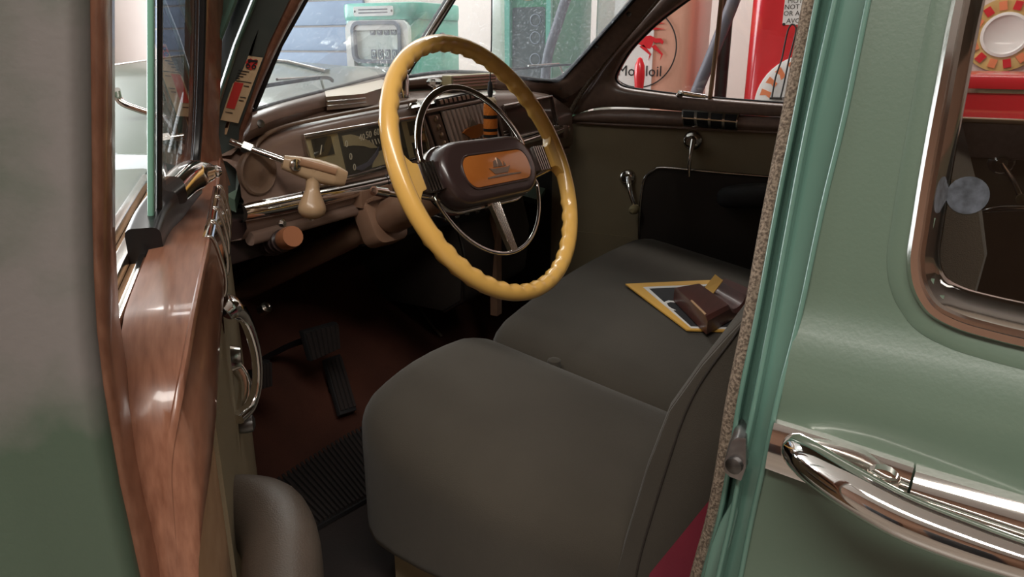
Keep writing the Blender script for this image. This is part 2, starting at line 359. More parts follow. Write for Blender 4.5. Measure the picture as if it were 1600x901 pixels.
for a0 in (.0, .055):
    part('horse_leg', frontp(MB(), [(1.204 - a0, 1.25), (1.204 - a0 - .05, 1.215), (1.204 - a0 - .045, 1.19), (1.204 - a0 - .058, 1.218), (1.204 - a0 - .02, 1.258)], .002, xs), M['pump_red'], sg)
text_part('lettering', 'Mobiloil', .066, M['ink'], sg, (xs - .001, 1.198, 1.142), EXL, EZ)
part('hose_nozzle', MB().lathe((PX - .09, 1.165, 1.00), (0, .02, 1), [(.012, 0), (.018, .05), (.024, .12), (.022, .17), (.01, .2), (.0, .205)], 14), M['pump_red'], t, 'red nozzle tip in front of the sign')
part('nozzle_bracket', MB().box((PX - .05, 1.165, 1.02), (.1, .02, .02)), M['steel'], t)
part('corner_mark', MB().box((PX - .003, 1.11, 1.437), (.004, .05, .005)).box((PX - .003, 1.085, 1.452), (.004, .005, .035)), M['ink'], t)
# hose and stand pipe
solo('stand_pipe', MB().lathe((PX + .25, .885, 0), (0, 0, 1), [(.07, 0), (.07, .03), (.028, .05), (.028, 3.6)], 16), M['black'], 'black upright stand pipe between the salmon pump and the red pump', 'pipe')
solo('hanging_hose', MB().sweep(cr([(PX - .05, 1.10, .0), (PX - .07, 1.06, .6), tuple(onX(1086, 150, PX - .08)), tuple(onX(1110, 92, PX - .08)), tuple(onX(1133, 35, PX - .08)), tuple(onX(1152, -15, PX - .08)), (PX - .05, .70, 1.75), (PX - .02, .68, 2.4), (PX - .02, .72, 3.6)], 8), .027, up=(1, 0, 0)), M['hose'], 'thick grey hose hanging before the black stand pipe', 'hose')
# red pump with warning plate and lettered roundel
t = thing('petrol_pump', 'red petrol pump with a white warning plate and lettered roundel', 'petrol pump', (PX + .2, .56, 0), 'petrol pumps in a row')
part('body', rbox(MB(), PX, PX + .4, .34, .735, 0, 1.95, .07), M['pump_red'], t)
wp = part('warning_plate', frontp(MB(), [(onX(1222, 43, PX).y, 1.335), (onX(1222, 43, PX).y, 1.62), (.43, 1.62), (.43, 1.335)], .004), M['pump_white'], t)
for s_, px, py in (('MOTOR', 1231, 2), ('NOT FOR', 1226, 11.5), ('OR ANY', 1224.5, 21.5), ('AVOID', 1229, 33)):
    p = onX(px, py, PX); text_part('lettering', s_, .0265, M['ink'], wp, (PX - .0045, p.y, p.z), EXL, EZ, align='LEFT')
p = onX(1225, 38, PX)
part('bolt', MB().lathe((PX - .004, p.y, p.z), (-1, 0, 0), [(.006, 0), (.006, .003), (.0, .004)], 10), M['ink'], wp)
rc = onX(1257, 165, PX); rc = (PX, rc.y, rc.z)
rd = part('roundel', MB().lathe(rc, (-1, 0, 0), [(.205, 0), (.205, .004), (.2, .006), (.13, .006), (.125, .004), (0, .004)], 48), M['pump_white'], t)
M['peach'] = mat('orange_enamel', (236, 140, 96), .3)
for k in range(9):
    a = radians(80 + k * 17); c_, s_ = cos(a), sin(a); mbk = MB()
    pts = [(.145, -.012), (.188, -.017), (.188, .012), (.165, .004), (.145, .012)]
    part('roundel_letter_block', mbk.prism([(PX - .006, rc[1] - (r_ * c_ - q_ * s_), rc[2] + r_ * s_ + q_ * c_) for r_, q_ in pts], (-.002, 0, 0)), M['peach'], rd)
hk = [onX(px, py, PX - .06) for px, py in ((1206, 153), (1212, 120), (1221, 94), (1226, 70), (1231, 48), (1236, 39), (1241, 39), (1244, 46), (1240, 65), (1233, 92), (1225, 130), (1219, 155))]
part('wire_hook', MB().sweep(cr(hk, 4), .0035, up=(1, 0, 0)), M['black'], t)
q_ = (hk[0] + hk[-1]) / 2; part('hook_bar', MB().box((PX - .03, q_.y, q_.z), (.07, .05, .008)), M['black'], t)
# ================================================================== THE CAR: BODY SHELL
PROF = [(.2, -.79), (.55, -.825), (.82, -.832), (.94, -.824), (1.0, -.812), (1.03, -.7985), (1.048, -.7868), (1.063, -.7797), (1.30, -.715), (1.45, -.66), (1.60, -.56)]
def xr(y, z): return lerp(PROF, z) - .08 * (.05 - y)           # outer skin, driver side
def xp(y, z): return .64 + (.95 - y) * .06 - max(0, z - 1.12) * .22   # inner skin, passenger door
car = thing('sedan_body', 'green vintage sedan body with split windshield and open driver side', 'car', (0, .8, 0))
fl = part('floor_pan', MB().box((0, .05, .385), (1.36, 2.1, .03)), M['floormat'], car)
hump = [[V((x, y, .40 + .10 * math.exp(-(x / .14) ** 2) * min(1, max(0, (y - .25) / .5)))) for x in [-.3 + .05 * i for i in range(13)]] for y in [.2 + .1 * i for i in range(10)]]
part('tunnel_carpet', MB().sheet(hump, (0, 0, -.01)), M['carpet'], car)
def toe(x, s):   # s 0..1 from the floor up to the firewall
    y = 1.04 + .30 * s; z = .40 + .36 * s; return V((x, y, z))
part('toe_board', MB().sheet([[toe(x, s / 6) + V((0, 0, .09 * math.exp(-(x / .14) ** 2))) for x in [-.66 + .06 * i for i in range(23)]] for s in range(7)], (0, .01, -.01)), M['carpet'], car)
part('firewall', MB().box((0, 1.36, .90), (1.04, .03, .32)), M['black'], car)
for sx in (-1, 1):
    part('kick_panel', MB().prism([(sx * .655, 1.36, .38), (sx * .655, .93, .38), (sx * .645, .93, 1.03), (sx * .62, 1.36, 1.0)], (sx * .02, 0, 0)), M['dark_vinyl'], car)
part('sill', MB().box((-.73, .5, .33), (.14, 1.0, .14)), M['green'], car, bevel=.015)
part('sill_plate', MB().box((-.69, .5, .404), (.06, .9, .006)), M['alu'], car)
for pts in (((498, 452), (560, 515), (618, 578), (627, 585), (624, 592), (600, 608)), ((606, 425), (650, 475), (672, 505), (690, 525))):
    part('carpet_edge', MB().sweep(cr([onP(px, py, toe(-.2, .3) + V((0, -.01, .012)), (0, -.77, .64)) for px, py in pts], 4), .004, up=(0, -.77, .64)), M['piping'], car)
# windshield: base and top lines of the two panes
wsL0, wsC0, wsR0 = onX(397, 172, -.54), onX(627, 122, 0), onX(872, 128, .54)
upL, upC, upR = onX(475, 0, -.515) - wsL0, onX(703, 0, 0) - wsC0, onX(985, 0, .505) - wsR0
def nrm(a, b): d = b - a; return V((d.y, -d.x, 0)).normalized()
nVL, nVR = nrm(wsL0, wsC0), nrm(wsC0, wsR0)
def onWL(px, py, o=0): return onP(px, py, wsL0 + nVL * o, nVL)
def onWR(px, py, o=0): return onP(px, py, wsC0 + nVR * o, nVR)
wsL1, wsC1, wsR1 = wsL0 + upL * 2.3, wsC0 + upC * 2.1, wsR0 + upR * 1.6
nL = (wsC0 - wsL0).cross(upC).normalized(); nR = (wsR0 - wsC0).cross(upC).normalized()
part('windshield_pane', MB().prism([wsL0, wsC0, wsC1, wsL1], nL * .005), M['windshield'], car)
part('windshield_pane', MB().prism([wsC0, wsR0, wsR1, wsC1], nR * .005), M['windshield'], car)
bar = part('windshield_centre_bar', MB().sweep([wsC0 - upC * .1, wsC1], rrect(.022, .016, .005), up=(0, -1, 0)), M['rubber'], car)
part('bar_trim', MB().sweep([wsC0 - upC * .08 + V((-.012, -.010, 0)), wsC1 + V((-.012, -.010, 0))], rrect(.014, .008, .003), up=(0, -1, 0)), M['chrome'], bar)
def band(pL, pR, bulge=(0, -.008, 0), th=(0, .012, 0), n=6):     # rounded moulding lofted between two 3D lines
    rows = []
    for a, b in zip(pL, pR):
        a, b = V(a), V(b); rows.append([a + (b - a) * (k / n) + V(bulge) * sin(pi * k / n) ** .6 for k in range(n + 1)])
    return MB().sheet(rows, th)
# garnish along the driver pillar, traced on the planes it stands in
rowsL = [(-320, 598, 647), (-80, 487, 518), (0, 450, 475), (70, 417, 437), (157, 388, 399), (185, 377, 394), (215, 366, 388), (260, 362, 380)]
gl = cr([onX(l, py, -.572) for py, l, r in rowsL], 4); gr_ = cr([onX(r, py, -.544) for py, l, r in rowsL], 4)
part('pillar_garnish', band(gl, gr_, (-.006, -.010, 0), (.004, .02, 0)), M['garnish'], car)
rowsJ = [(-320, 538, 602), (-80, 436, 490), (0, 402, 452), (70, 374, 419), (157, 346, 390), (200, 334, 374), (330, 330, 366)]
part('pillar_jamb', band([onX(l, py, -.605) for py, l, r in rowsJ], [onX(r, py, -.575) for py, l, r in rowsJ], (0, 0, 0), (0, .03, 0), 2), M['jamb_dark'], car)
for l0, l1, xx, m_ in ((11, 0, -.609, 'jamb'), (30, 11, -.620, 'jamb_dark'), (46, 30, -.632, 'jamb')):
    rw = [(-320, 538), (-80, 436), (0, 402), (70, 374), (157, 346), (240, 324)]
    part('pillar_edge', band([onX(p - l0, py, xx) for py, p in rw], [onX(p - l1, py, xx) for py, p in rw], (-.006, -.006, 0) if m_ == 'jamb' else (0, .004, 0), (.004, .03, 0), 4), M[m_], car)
part('tape_strip', band([onX(px, py, -.592) for px, py in ((393, 40), (380, 85))], [onX(px, py, -.592) for px, py in ((405, 42), (393, 86))], (0, -.002, 0), (0, .003, 0), 2), M['board'], car)
part('tape_strip', band([onX(px, py, -.592) for px, py in ((343, 188), (340, 210))], [onX(px, py, -.592) for px, py in ((360, 190), (354, 210))], (0, -.002, 0), (0, .003, 0), 2), M['board'], car)
part('pillar_post', MB().sweep([(-.63, .99, .38), (-.63, .985, 1.0), (-.60, .98, 1.12), (-.58, .90, 1.30), (-.55, .78, 1.5)], rrect(.04, .04, .01), up=(0, 1, 0)), M['jamb'], car)
# windshield base garnish (brown, with screws) left and right
bl = [onWL(392, 176), onWL(440, 161), onWL(520, 140), onWL(600, 119), wsC0 + V((0, -.004, -.002))]
part('windshield_seal', MB().sweep(cr([p + V((0, -.004, .001)) for p in bl], 4), .005), M['rubber'], car)
br = [wsC0 + V((0, -.004, -.002)), onWR(700, 114), onWR(780, 118), onWR(850, 127), onX(872, 123, .545), onX(892, 106, .548), onX(940, 53, .53), onX(985, 3, .51), onX(1040, -60, .48)]
part('windshield_seal', MB().sweep(cr([p + V((0, -.003, .001)) for p in br], 5), .0065, up=(0, -1, .3)), M['rubber'], car)
part('windshield_seal', MB().sweep([onX(398, 168, -.541), onX(438, 70, -.53), onX(477, 0, -.518), onX(520, -80, -.50)], .004, up=(0, -1, .3)), M['rubber'], car)
b2 = [onWL(px, py, .022) for px, py in ((389, 205), (440, 184), (520, 163), (600, 142), (640, 133))]
part('windshield_sill_garnish', band(cr(bl, 5), cr(b2, 5), (0, -.006, .008), (0, .02, -.02)), M['dashb'], car)
inn = cr(br, 5); outp = [onWR(640, 133, .022), onWR(700, 131, .022), onWR(780, 139, .022), onX(862, 150, .535), onX(884, 152, .575), onX(908, 137, .588), onX(962, 77, .57), onX(1006, 24, .553), onX(1060, -43, .525)]
part('windshield_sill_garnish', band(inn, cr(outp, 5), (0, -.008, .006), (.006, .02, -.012)), M['dashb'], car)
for px, py, xx in ((860, 138, .545), (875, 137, .565), (983, 22, .54), (932, 72, .555)):
    p = onX(px, py, xx - .012); part('screw', MB().lathe(p, (-.6, -.8, .2), [(.006, -.004), (.006, .002), (.002, .004)], 10), M['steel'], car)
p = onWL(404, 193, .02); part('screw', MB().lathe(p + V((0, -.004, 0)), (-.3, -.9, .3), [(.006, -.006), (.006, .002), (.002, .003)], 10), M['steel'], car)
part('pillar_windlace', MB().sweep(cr([onX(880, 235, .612), onX(887, 190, .612), onX(902, 155, .608), onX(942, 100, .595), onX(986, 48, .576), onX(1028, -2, .559), onX(1080, -70, .535)], 6), .0065), M['windlace'], car)
wlp = cr([onX(880, 235, .632), onX(887, 190, .632), onX(902, 155, .630), onX(942, 100, .618), onX(986, 48, .60), onX(1028, -2, .583), onX(1080, -70, .558)], 6)
part('pillar_inner_cover', MB().sheet([[p + V((.0, 0, 0)), V((p.x - .05, p.y + .05, p.z + .005))] for p in wlp], (.004, .006, 0)), M['dashb'], car)
part('pillar_post', MB().sweep([(.67, .99, .38), (.668, .975, 1.04), (.662, .91, 1.13), (.648, .80, 1.25), (.625, .68, 1.38), (.60, .58, 1.5)], rrect(.04, .04, .01), up=(0, 1, 0)), M['dashb'], car)
# cowl, hood, fenders
cow = [[V((x, 1.065 - .235 * abs(x) + .06 * k, 1.165 - .03 * abs(x) - .004 * k)) for x in [-.56 + .056 * i for i in range(21)]] for k in range(3)]
part('cowl', MB().sheet(cow, (0, 0, -.02)), M['green'], car)
hd = []
for i in range(13):
    y = 1.14 + i * .115; zc = lerp([(1.14, 1.172), (1.4, 1.216), (1.7, 1.226), (2.1, 1.19), (2.35, 1.06), (2.55, .8)], y); w = lerp([(1.1, .60), (1.8, .46), (2.6, .34)], y)
    hd.append([V((w * u, y - .22 * abs(u) ** 2 * (1 if i < 2 else .6), zc - .05 * abs(u) ** 1.5 - .34 * max(0, abs(u) - .62) ** 1.3)) for u in [-1 + j * .1 for j in range(21)]])
hood = part('hood', MB().sheet(hd, (0, 0, -.02)), M['green'], car)
part('hood_side_trim', MB().sweep(cr([onX(px, py, x_) for px, py, x_ in ((181, 140, -.50), (184, 152, -.495), (192, 161, -.49), (208, 168, -.48), (235, 177, -.465), (270, 189, -.45), (300, 196, -.44))], 5), rrect(.012, .014, .004), up=(-1, 0, .3)), M['chrome'], hood, 'chrome hood side trim')
part('hood_ridge_trim', MB().sweep([V((0, r[10].y, r[10].z + .004)) for r in hd[1:]], rrect(.02, .008, .003)), M['chrome'], hood)
for sx in (-1, 1):
    fr_ = []
    for i in range(11):
        y = 1.0 + i * .16; zt = lerp([(1.0, .84), (1.4, .92), (1.9, .93), (2.3, .84), (2.65, .5)], y)
        xo = lerp([(1.0, .76), (1.4, .86), (2.0, .9), (2.65, .8)], y)
        xi = lerp([(1.0, .60), (1.8, .44), (2.6, .34)], y)
        fr_.append([V((sx * xi, y, zt - .03)), V((sx * (xi * .7 + xo * .3), y, zt)), V((sx * (xi * .4 + xo * .6), y, zt - .01)), V((sx * (xi * .1 + xo * .9), y, zt - .07)), V((sx * xo, y, zt - .2)), V((sx * (xo - .01), y, .35))])
    part('front_fender', MB().sheet(fr_, (0, 0, -.015)), M['green'], car)
    part('fender_spear', MB().sweep(cr([(sx * .87, 1.25, .78), (sx * .905, 1.9, .76), (sx * .87, 2.4, .66)], 6), rrect(.02, .03, .006)), M['chrome'], car)
    part('hood_side', MB().prism([(sx * .59, 1.12, .8), (sx * .36, 2.5, .6), (sx * .35, 2.45, .95), (sx * .47, 1.7, 1.03), (sx * .585, 1.12, 1.08)], (-sx * .02, 0, 0)), M['green'], car)
# wipers
for pts, hx in ((((402, 136), (440, 130), (505, 121), (520, 126)), -1), (((795, 108), (830, 106), (872, 102), (892, 101)), 1)):
    ys = (.96, .99, 1.02, 1.03) if hx < 0 else (1.07, 1.05, 1.01, .99)
    pa = [onY(px, py, y_) for (px, py), y_ in zip(pts, ys)]
    w_ = part('wiper', MB().sweep(cr(pa, 5), rrect(.004, .007, .0015)), M['black'], car)
    part('wiper_arm', MB().sweep([pa[1] + V((0, .01, .006)), (pa[2] + pa[3]) / 2 + V((0, .02, .004)), pa[3] + V((.01, .03, -.03))], .0025), M['chrome2'], w_)
    part('wiper_pivot', MB().lathe(pa[3] + V((.01, .03, -.04)), (0, -.5, 1), [(.010, 0), (.009, .014), (.003, .02)], 12), M['chrome2'], w_)
# B-pillar of the driver side: stepped jamb traced on the body surface
LC = [(1375, -90), (1357, 0), (1320, 180), (1284, 330), (1248, 498), (1215, 625), (1195, 720), (1175, 810), (1157, 901), (1140, 990)]
LB = [(1324, -90), (1305, 0), (1265, 180), (1236, 330), (1205, 498), (1180, 625), (1160, 720), (1143, 810), (1122, 901), (1105, 990)]
LA = [(1297, -90), (1277, 0), (1243, 180), (1213, 330), (1182, 498), (1156, 625), (1141, 720), (1124, 810), (1099, 901), (1080, 990)]
def off(d): return lambda y, z: xr(y, z) + d
def upw(path, d):                          # carry a traced pillar line on up to the roof rail
    p = path[0]; return [V((xr(p.y, z) + d, p.y, z)) for z in (1.58, 1.5, 1.42, 1.36) if z > p.z + .03] + path
c0 = upw(cr([onS(*p, off(.0)) for p in LC], 4), 0)
yC = sorted((p.z, p.y) for p in c0)
c1 = upw(cr([onS(p[0] - 2, p[1], off(.012)) for p in LC], 4), .012)
b0 = upw(cr([onS(p[0] + 9, p[1], off(.014)) for p in LB], 4), .014)
b1 = upw(cr([onS(*p, off(.006)) for p in LB], 4), .006)
b3 = upw(cr([onS(p[0] - 7, p[1], off(.02)) for p in LB], 4), .02)
a0 = upw(cr([onS(p[0] + 7, p[1], off(.03)) for p in LA], 4), .03)
a1 = upw(cr([onS(*p, off(.022)) for p in LA], 4), .022)
a2 = [p + V((.05, .012, 0)) for p in a1]
rows = [[c1[i] + V((.05, -.03, 0)), c1[i], b0[i], b0[i] * .4 + b1[i] * .6 + V((-.001, 0, 0)), b1[i], b3[i], a0[i], a1[i], a2[i], a2[i] + V((.03, -.06, 0))] for i in range(len(c1))]
part('centre_pillar', MB().grid(rows), M['jamb'], car, angle=50)
wl = upw(cr([onS(p[0] - 8, p[1], off(.055)) for p in LA], 5), .055)
M['jamb_gloss'] = M['jamb']
for ln in (c0, b1, a1): part('edge_bead', MB().sweep([p + V((-.001, 0, 0)) for p in ln], .0022, up=(1, 0, 0)), M['jamb_gloss'], car)
part('windlace', MB().sweep(wl, circ(.0078, 10), up=(1, 0, 0)), M['windlace'], car, 'woven tan windlace along the pillar')
part('centre_pillar_trim', MB().grid([[p + V((.005, .004, 0)), p + V((.03, -.03, 0)), p + V((.04, -.10, 0))] for p in wl]), M['tan_cloth'], car)
# striker on the pillar
sp = onS(1150, 718, off(.03))
st = part('striker_plate', MB().prism([onS(px, py, off(-.006)) for px, py in ((1163, 684), (1166, 684), (1166, 730), (1158, 752), (1140, 745), (1132, 738), (1131, 722), (1142, 690), (1152, 683))], (.035, .004, 0)), mat('bright_steel', (176, 174, 176), .35, 1, var=(140, 136, 134), scale=60), car, 'worn steel door striker', bevel=.004)
part('lower_jamb', MB().prism([onS(px, py, off(.009)) for px, py in ((1150, 773), (1153, 800), (1141, 850), (1122, 901), (1104, 940), (1085, 940), (1099, 901), (1111, 851), (1125, 816))], (.01, 0, 0)), M['jamb'], car, bevel=.002)
q = onS(1148, 726, off(-.006)); part('striker_bolt', MB().lathe(q, (-1, .2, 0), [(.007, -.01), (.007, .003), (.003, .005)], 12), M['steel'], st)
# roof, right centre pillar, rear closing panels (seen past the seats and in reflections)
rf = []
for i in range(9):
    y = .72 - i * .26; wz = lerp([(-1.4, 1.42), (-.9, 1.6), (-.2, 1.68), (.3, 1.66), (.72, 1.5)], y)
    rf.append([V((.60 * u, y, wz - .07 * abs(u) ** 3)) for u in [-1 + j * .2 for j in range(11)]])
part('roof', MB().sheet(rf, (0, 0, .03)), M['headliner'], car)
part('centre_pillar', MB().sweep([(.70, .06, .38), (.70, .06, 1.12), (.60, .06, 1.55)], rrect(.10, .08, .02), up=(1, 0, 0)), M['dashb'], car)
part('rear_closing_panel', MB().box((0, -1.12, .8), (1.4, .04, .85)), M['tan_cloth'], car)
part('roof_rail', MB().sweep(cr([(-.60, .70, 1.5), (-.615, .4, 1.56), (-.625, .0, 1.58), (-.62, -.8, 1.55), (-.56, -1.3, 1.4)], 5), rrect(.05, .05, .015)), M['green'], car)
part('roof_rail', MB().sweep(cr([(.57, .66, 1.53), (.60, .4, 1.56), (.61, .0, 1.58), (.60, -.8, 1.55), (.54, -1.3, 1.4)], 5), rrect(.05, .05, .015)), M['headliner'], car)
part('rear_quarter', MB().sheet([[V((xr(y, z) + .25 * max(0, -.9 - y) ** 2, y, z)) for z in (.35, .6, .85, .95, 1.03, 1.06, 1.3, 1.45, 1.56)] for y in (-.80, -.95, -1.1, -1.3, -1.5, -1.7)], (.012, 0, 0)), M['green'], car)
rp = thing('rear_passenger_door', 'closed rear passenger door lining with chrome window crank seen through the side window', 'car door', (.72, -.5, .4))
part('cloth_panel', MB().box((.735, -.53, .72), (.03, 1.06, .64)), M['tan_cloth'], rp)
part('garnish_band', MB().box((.725, -.53, 1.045), (.05, 1.06, .09)), M['dashb'], rp, bevel=.008)
part('sill_bead', MB().sweep([(.70, .0, 1.086), (.70, -1.06, 1.086)], .006), M['board'], rp)
part('window_glass', MB().prism([(.73, .0, 1.09), (.73, -.9, 1.09), (.64, -.85, 1.5), (.64, -.02, 1.5)], (.004, 0, 0)), M['clear'], rp)
cc = V((.72, -.16, .992)); ckk = part('window_crank', MB().lathe(cc, (-1, 0, 0), [(.028, 0), (.028, .008), (.02, .014), (.012, .03), (0, .03)], 20), M['chrome2'], rp)
part('arm', MB().sweep([cc + V((-.03, 0, 0)), cc + V((-.04, -.03, -.04)), cc + V((-.04, -.05, -.075))], rrect(.012, .008, .003), up=(1, 0, 0)), M['chrome'], ckk)
part('knob', MB().lathe(cc + V((-.04, -.05, -.075)), (-1, 0, 0), [(.011, 0), (.012, .02), (0, .026)], 12), M['gauge_tan'], ckk)
part('armrest_hoop', MB().sweep(cr([(.71, -.12, .86), (.66, -.16, .89), (.65, -.26, .90), (.66, -.4, .89), (.71, -.44, .86)], 5), .008), M['chrome2'], rp)
# ================================================================== REAR DOOR (closed, outside)
rdoor = thing('rear_door', 'closed green rear side door with chrome framed window and chrome pull handle', 'car door', (-.82, -.4, .3))
WO = [(1528, -180), (1487, 0), (1462, 130), (1440, 250), (1424, 350), (1417, 405), (1424, 450), (1448, 488), (1490, 512), (1545, 529), (1610, 545), (1690, 563), (1800, 584)]
wp_ = [onS(*p, off(0)) for p in WO]; zb_, yt_ = wp_[-1].z, wp_[0].y
wp_ += [V((xr(y, z), y, z)) for y, z in ((-.20, zb_), (-.27, zb_), (-.36, zb_ + .001), (-.44, zb_ + .002), (-.51, zb_ + .006), (-.56, zb_ + .022), (-.582, zb_ + .07), (-.575, 1.25), (-.555, 1.36), (-.52, 1.41), (-.45, 1.43), (-.25, 1.435), (yt_ - .06, 1.432), (yt_ - .015, 1.415))]
wout = cr(wp_, 5, closed=True)
def inside(poly, y, z):
    r = False
    for a, b in zip(poly, poly[1:] + poly[:1]):
        if (a.z > z) != (b.z > z) and y < (b.y - a.y) * (z - a.z) / (b.z - a.z) + a.y: r = not r
    return r
def shift(path, d):     # move the closed window outline inwards by d metres on the door skin
    out = []; n = len(path); c = V((0, -.3, 1.24))
    for i, p in enumerate(path):
        T = path[(i + 1) % n] - path[i - 1]; N = V((0, T.z, -T.y)).normalized()
        s_ = 1 if N.dot(V((0, c.y - p.y, c.z - p.z))) > 0 else -1
        q = p + N * d * s_; out.append(V((xr(q.y, q.z), q.y, q.z)))
    return out
hole = shift(wout, .011)
def in_win(y, z): return inside(hole, y, z)
ny, nz = 84, 120
ygrid = [j / (ny - 1) for j in range(ny)]; zg = [.32 + i * (1.56 - .32) / (nz - 1) for i in range(nz)]
vs, fs = [], []
for z in zg:
    y0 = lerp(yC, z)
    for u in ygrid:
        y = y0 - .86 * u ** 1.25; rec = 0
        vs.append(V((xr(y, z), y, z)))
for i in range(nz - 1):
    for j in range(ny - 1):
        q = [i * ny + j, i * ny + j + 1, (i + 1) * ny + j + 1, (i + 1) * ny + j]
        c = sum((vs[k] for k in q), V((0, 0, 0))) / 4
        if not in_win(c.y, c.z): fs.append(tuple(q))
part('outer_skin', MB().add(vs, fs), M['green'], rdoor, angle=60)
edge = [[V((xr(lerp(yC, z), z), lerp(yC, z), z)), V((xr(lerp(yC, z), z) + .004, lerp(yC, z) + .002, z)), V((xr(lerp(yC, z), z) + .03, lerp(yC, z) - .002, z)), V((xr(lerp(yC, z), z) + .04, lerp(yC, z) - .04, z))] for z in zg]
part('leading_edge', MB().grid(edge), M['jamb'], rdoor, angle=60)
o = V((-.003, 0, 0))
part('window_recess', MB().grid([[p + V((-.0004, 0, 0)), q + V((-.0025, 0, 0)), r + V((-.0012, 0, 0))] for p, q, r in zip(shift(wout, -.013), shift(wout, -.008), shift(wout, .004))], cv=True), M['green'], rdoor)
fp, fq = wout, shift(wout, .020)
secs = []
for p, q in zip(wout, shift(wout, .021)):
    d = q - p; secs.append([p + V((.01, 0, 0)), p + V((-.003, 0, 0)), p + d * .12 + V((-.007, 0, 0)), p + d * .34 + V((-.007, 0, 0)), p + d * .42 + V((-.002, 0, 0)), p + d * .55 + V((-.004, 0, 0)), p + d * .8 + V((.004, 0, 0)), p + d + V((.012, 0, 0)), p + d + V((.03, 0, 0))])
part('window_frame', MB().grid(secs, cv=True), M['chrome'], rdoor, 'chrome window moulding', angle=30)
gp = [p + V((.018, 0, 0)) for p in shift(wout, .012)]; gc = V((xr(-.3, 1.24) + .018, -.3, 1.24)); gn = len(gp)
part('window_glass', MB().add(gp + [p * .5 + gc * .5 for p in gp] + [gc], [(i, (i + 1) % gn, gn + (i + 1) % gn, gn + i) for i in range(gn)] + [(gn + i, gn + (i + 1) % gn, 2 * gn) for i in range(gn)]), M['tint'], rdoor)
part('window_sticker', MB().lathe(onS(1512, 305, off(.012)), (-1, 0, .27), [(.0135, 0), (.0135, .0006), (.0115, .0008), (0, .0008)], 24), mat('grey_sticker', (36, 39, 44), .8, var=(74, 78, 86), scale=120, amt=.4), rdoor, 'round grey sticker on the window')
part('inner_panel', MB().box((-.74, -.42, .72), (.02, .86, .66)), M['tan_cloth'], rdoor)
# chrome strip and handle
def ondoor(px, py, d): return onS(px, py, off(d))
s0 = [ondoor(px, py, -.004) for px, py in ((1211, 657), (1295, 683), (1428, 727))]
s1 = [ondoor(px, py, -.004) for px, py in ((1197, 728), (1278, 757), (1405, 800))]
def strip(a, b, bul):
    rows = []
    for p, q in zip(cr(a, 6), cr(b, 6)):
        rows.append([p + V((.006, 0, 0))] + [p + (q - p) * (k / 8) + V((-bul * sin(pi * (.06 + .88 * k / 8)) ** .5, 0, 0)) for k in range(9)] + [q + V((.006, 0, 0))])
    return MB().grid(rows, cap=True)
part('belt_strip', strip(s0, s1, .008), M['chrome'], rdoor, 'chrome belt strip behind the handle')
s0b = [ondoor(px, py, -.004) for px, py in ((1431, 729), (1600, 778), (1800, 838), (2100, 930))]
s1b = [ondoor(px, py, -.004) for px, py in ((1407, 802), (1600, 875), (1800, 955), (2100, 1075))]
part('belt_strip', strip(s0b, s1b, .016), M['chrome'], rdoor, 'rounded chrome belt strip')
hp = [ondoor(px, py, d) for px, py, d in ((1246, 695, -.008), (1250, 706, -.018), (1275, 726, -.034), (1330, 762, -.05), (1410, 806, -.058), (1500, 842, -.058), (1600, 876, -.054), (1720, 912, -.046))]
hs = [.75, .95, 1.05, 1.1, 1.1, 1.05, .95, .8]
hpath = cr(hp, 5); hsc = [lerp(list(enumerate(hs)), i / 5) for i in range(len(hpath))]
hdl = part('door_handle', MB().sweep(hpath, [(a * 1.0, b * 1.0) for a, b in circ(.0145, 16, .95)], up=(0, 0, 1), scale=hsc), M['chrome'], rdoor, 'bowed chrome pull handle')
part('handle_cup', strip([ondoor(px, py, -.012) for px, py in ((1262, 684), (1340, 704), (1395, 735))], [ondoor(px, py, -.012) for px, py in ((1268, 706), (1340, 742), (1392, 765))], .003), M['chrome2'], rdoor)
part('handle_lock', MB().lathe(ondoor(1378, 748, -.012), (-1, 0, 0), [(.012, 0), (.011, .006), (.006, .009)], 16), M['chrome'], rdoor)
# ================================================================== DASHBOARD
DY = .895                                     # plane of the dash face
def dF(px, py, d=0): return onY(px, py, DY - d)
dash = thing('dashboard', 'brown painted vintage dashboard with wide gauge cluster and chrome strip', 'dashboard', (0, 1.0, .95))
xs = [-.60 + i * .04 for i in range(31)]
def ridge(x): return lerp([(-.62, 1.075), (-.544, 1.110), (-.496, 1.125), (-.376, 1.134), (-.235, 1.140), (-.1, 1.144), (.2, 1.144), (.4, 1.136), (.5, 1.125), (.62, 1.08)], x)
rows = []
for x in xs:
    zr_ = ridge(x); yw_ = 1.02 - abs(x) * .19
    rows.append([V((x, yw_, zr_ + .012)), V((x, .955 - .02 * abs(x), zr_ + .006)), V((x, DY + .022, zr_ + .001)), V((x, DY + .006, zr_ - .008)), V((x, DY, zr_ - .024)), V((x, DY, 1.034)), V((x, DY - .004, 1.028)), V((x, DY - .004, .985)), V((x, DY + .012, .965)), V((x, DY + .06, .955)), V((x, DY + .2, .965))])
part('panel', MB().grid(rows), M['dashb'], dash, angle=60)
# bright ridge line over the face
part('ridge_bead', MB().sweep(cr([dF(px, py, -.008) for px, py in ((398, 240), (406, 219), (440, 199), (520, 181), (600, 166), (650, 157))], 6), .0035, up=(0, -1, 0)), M['dash_worn'], dash)
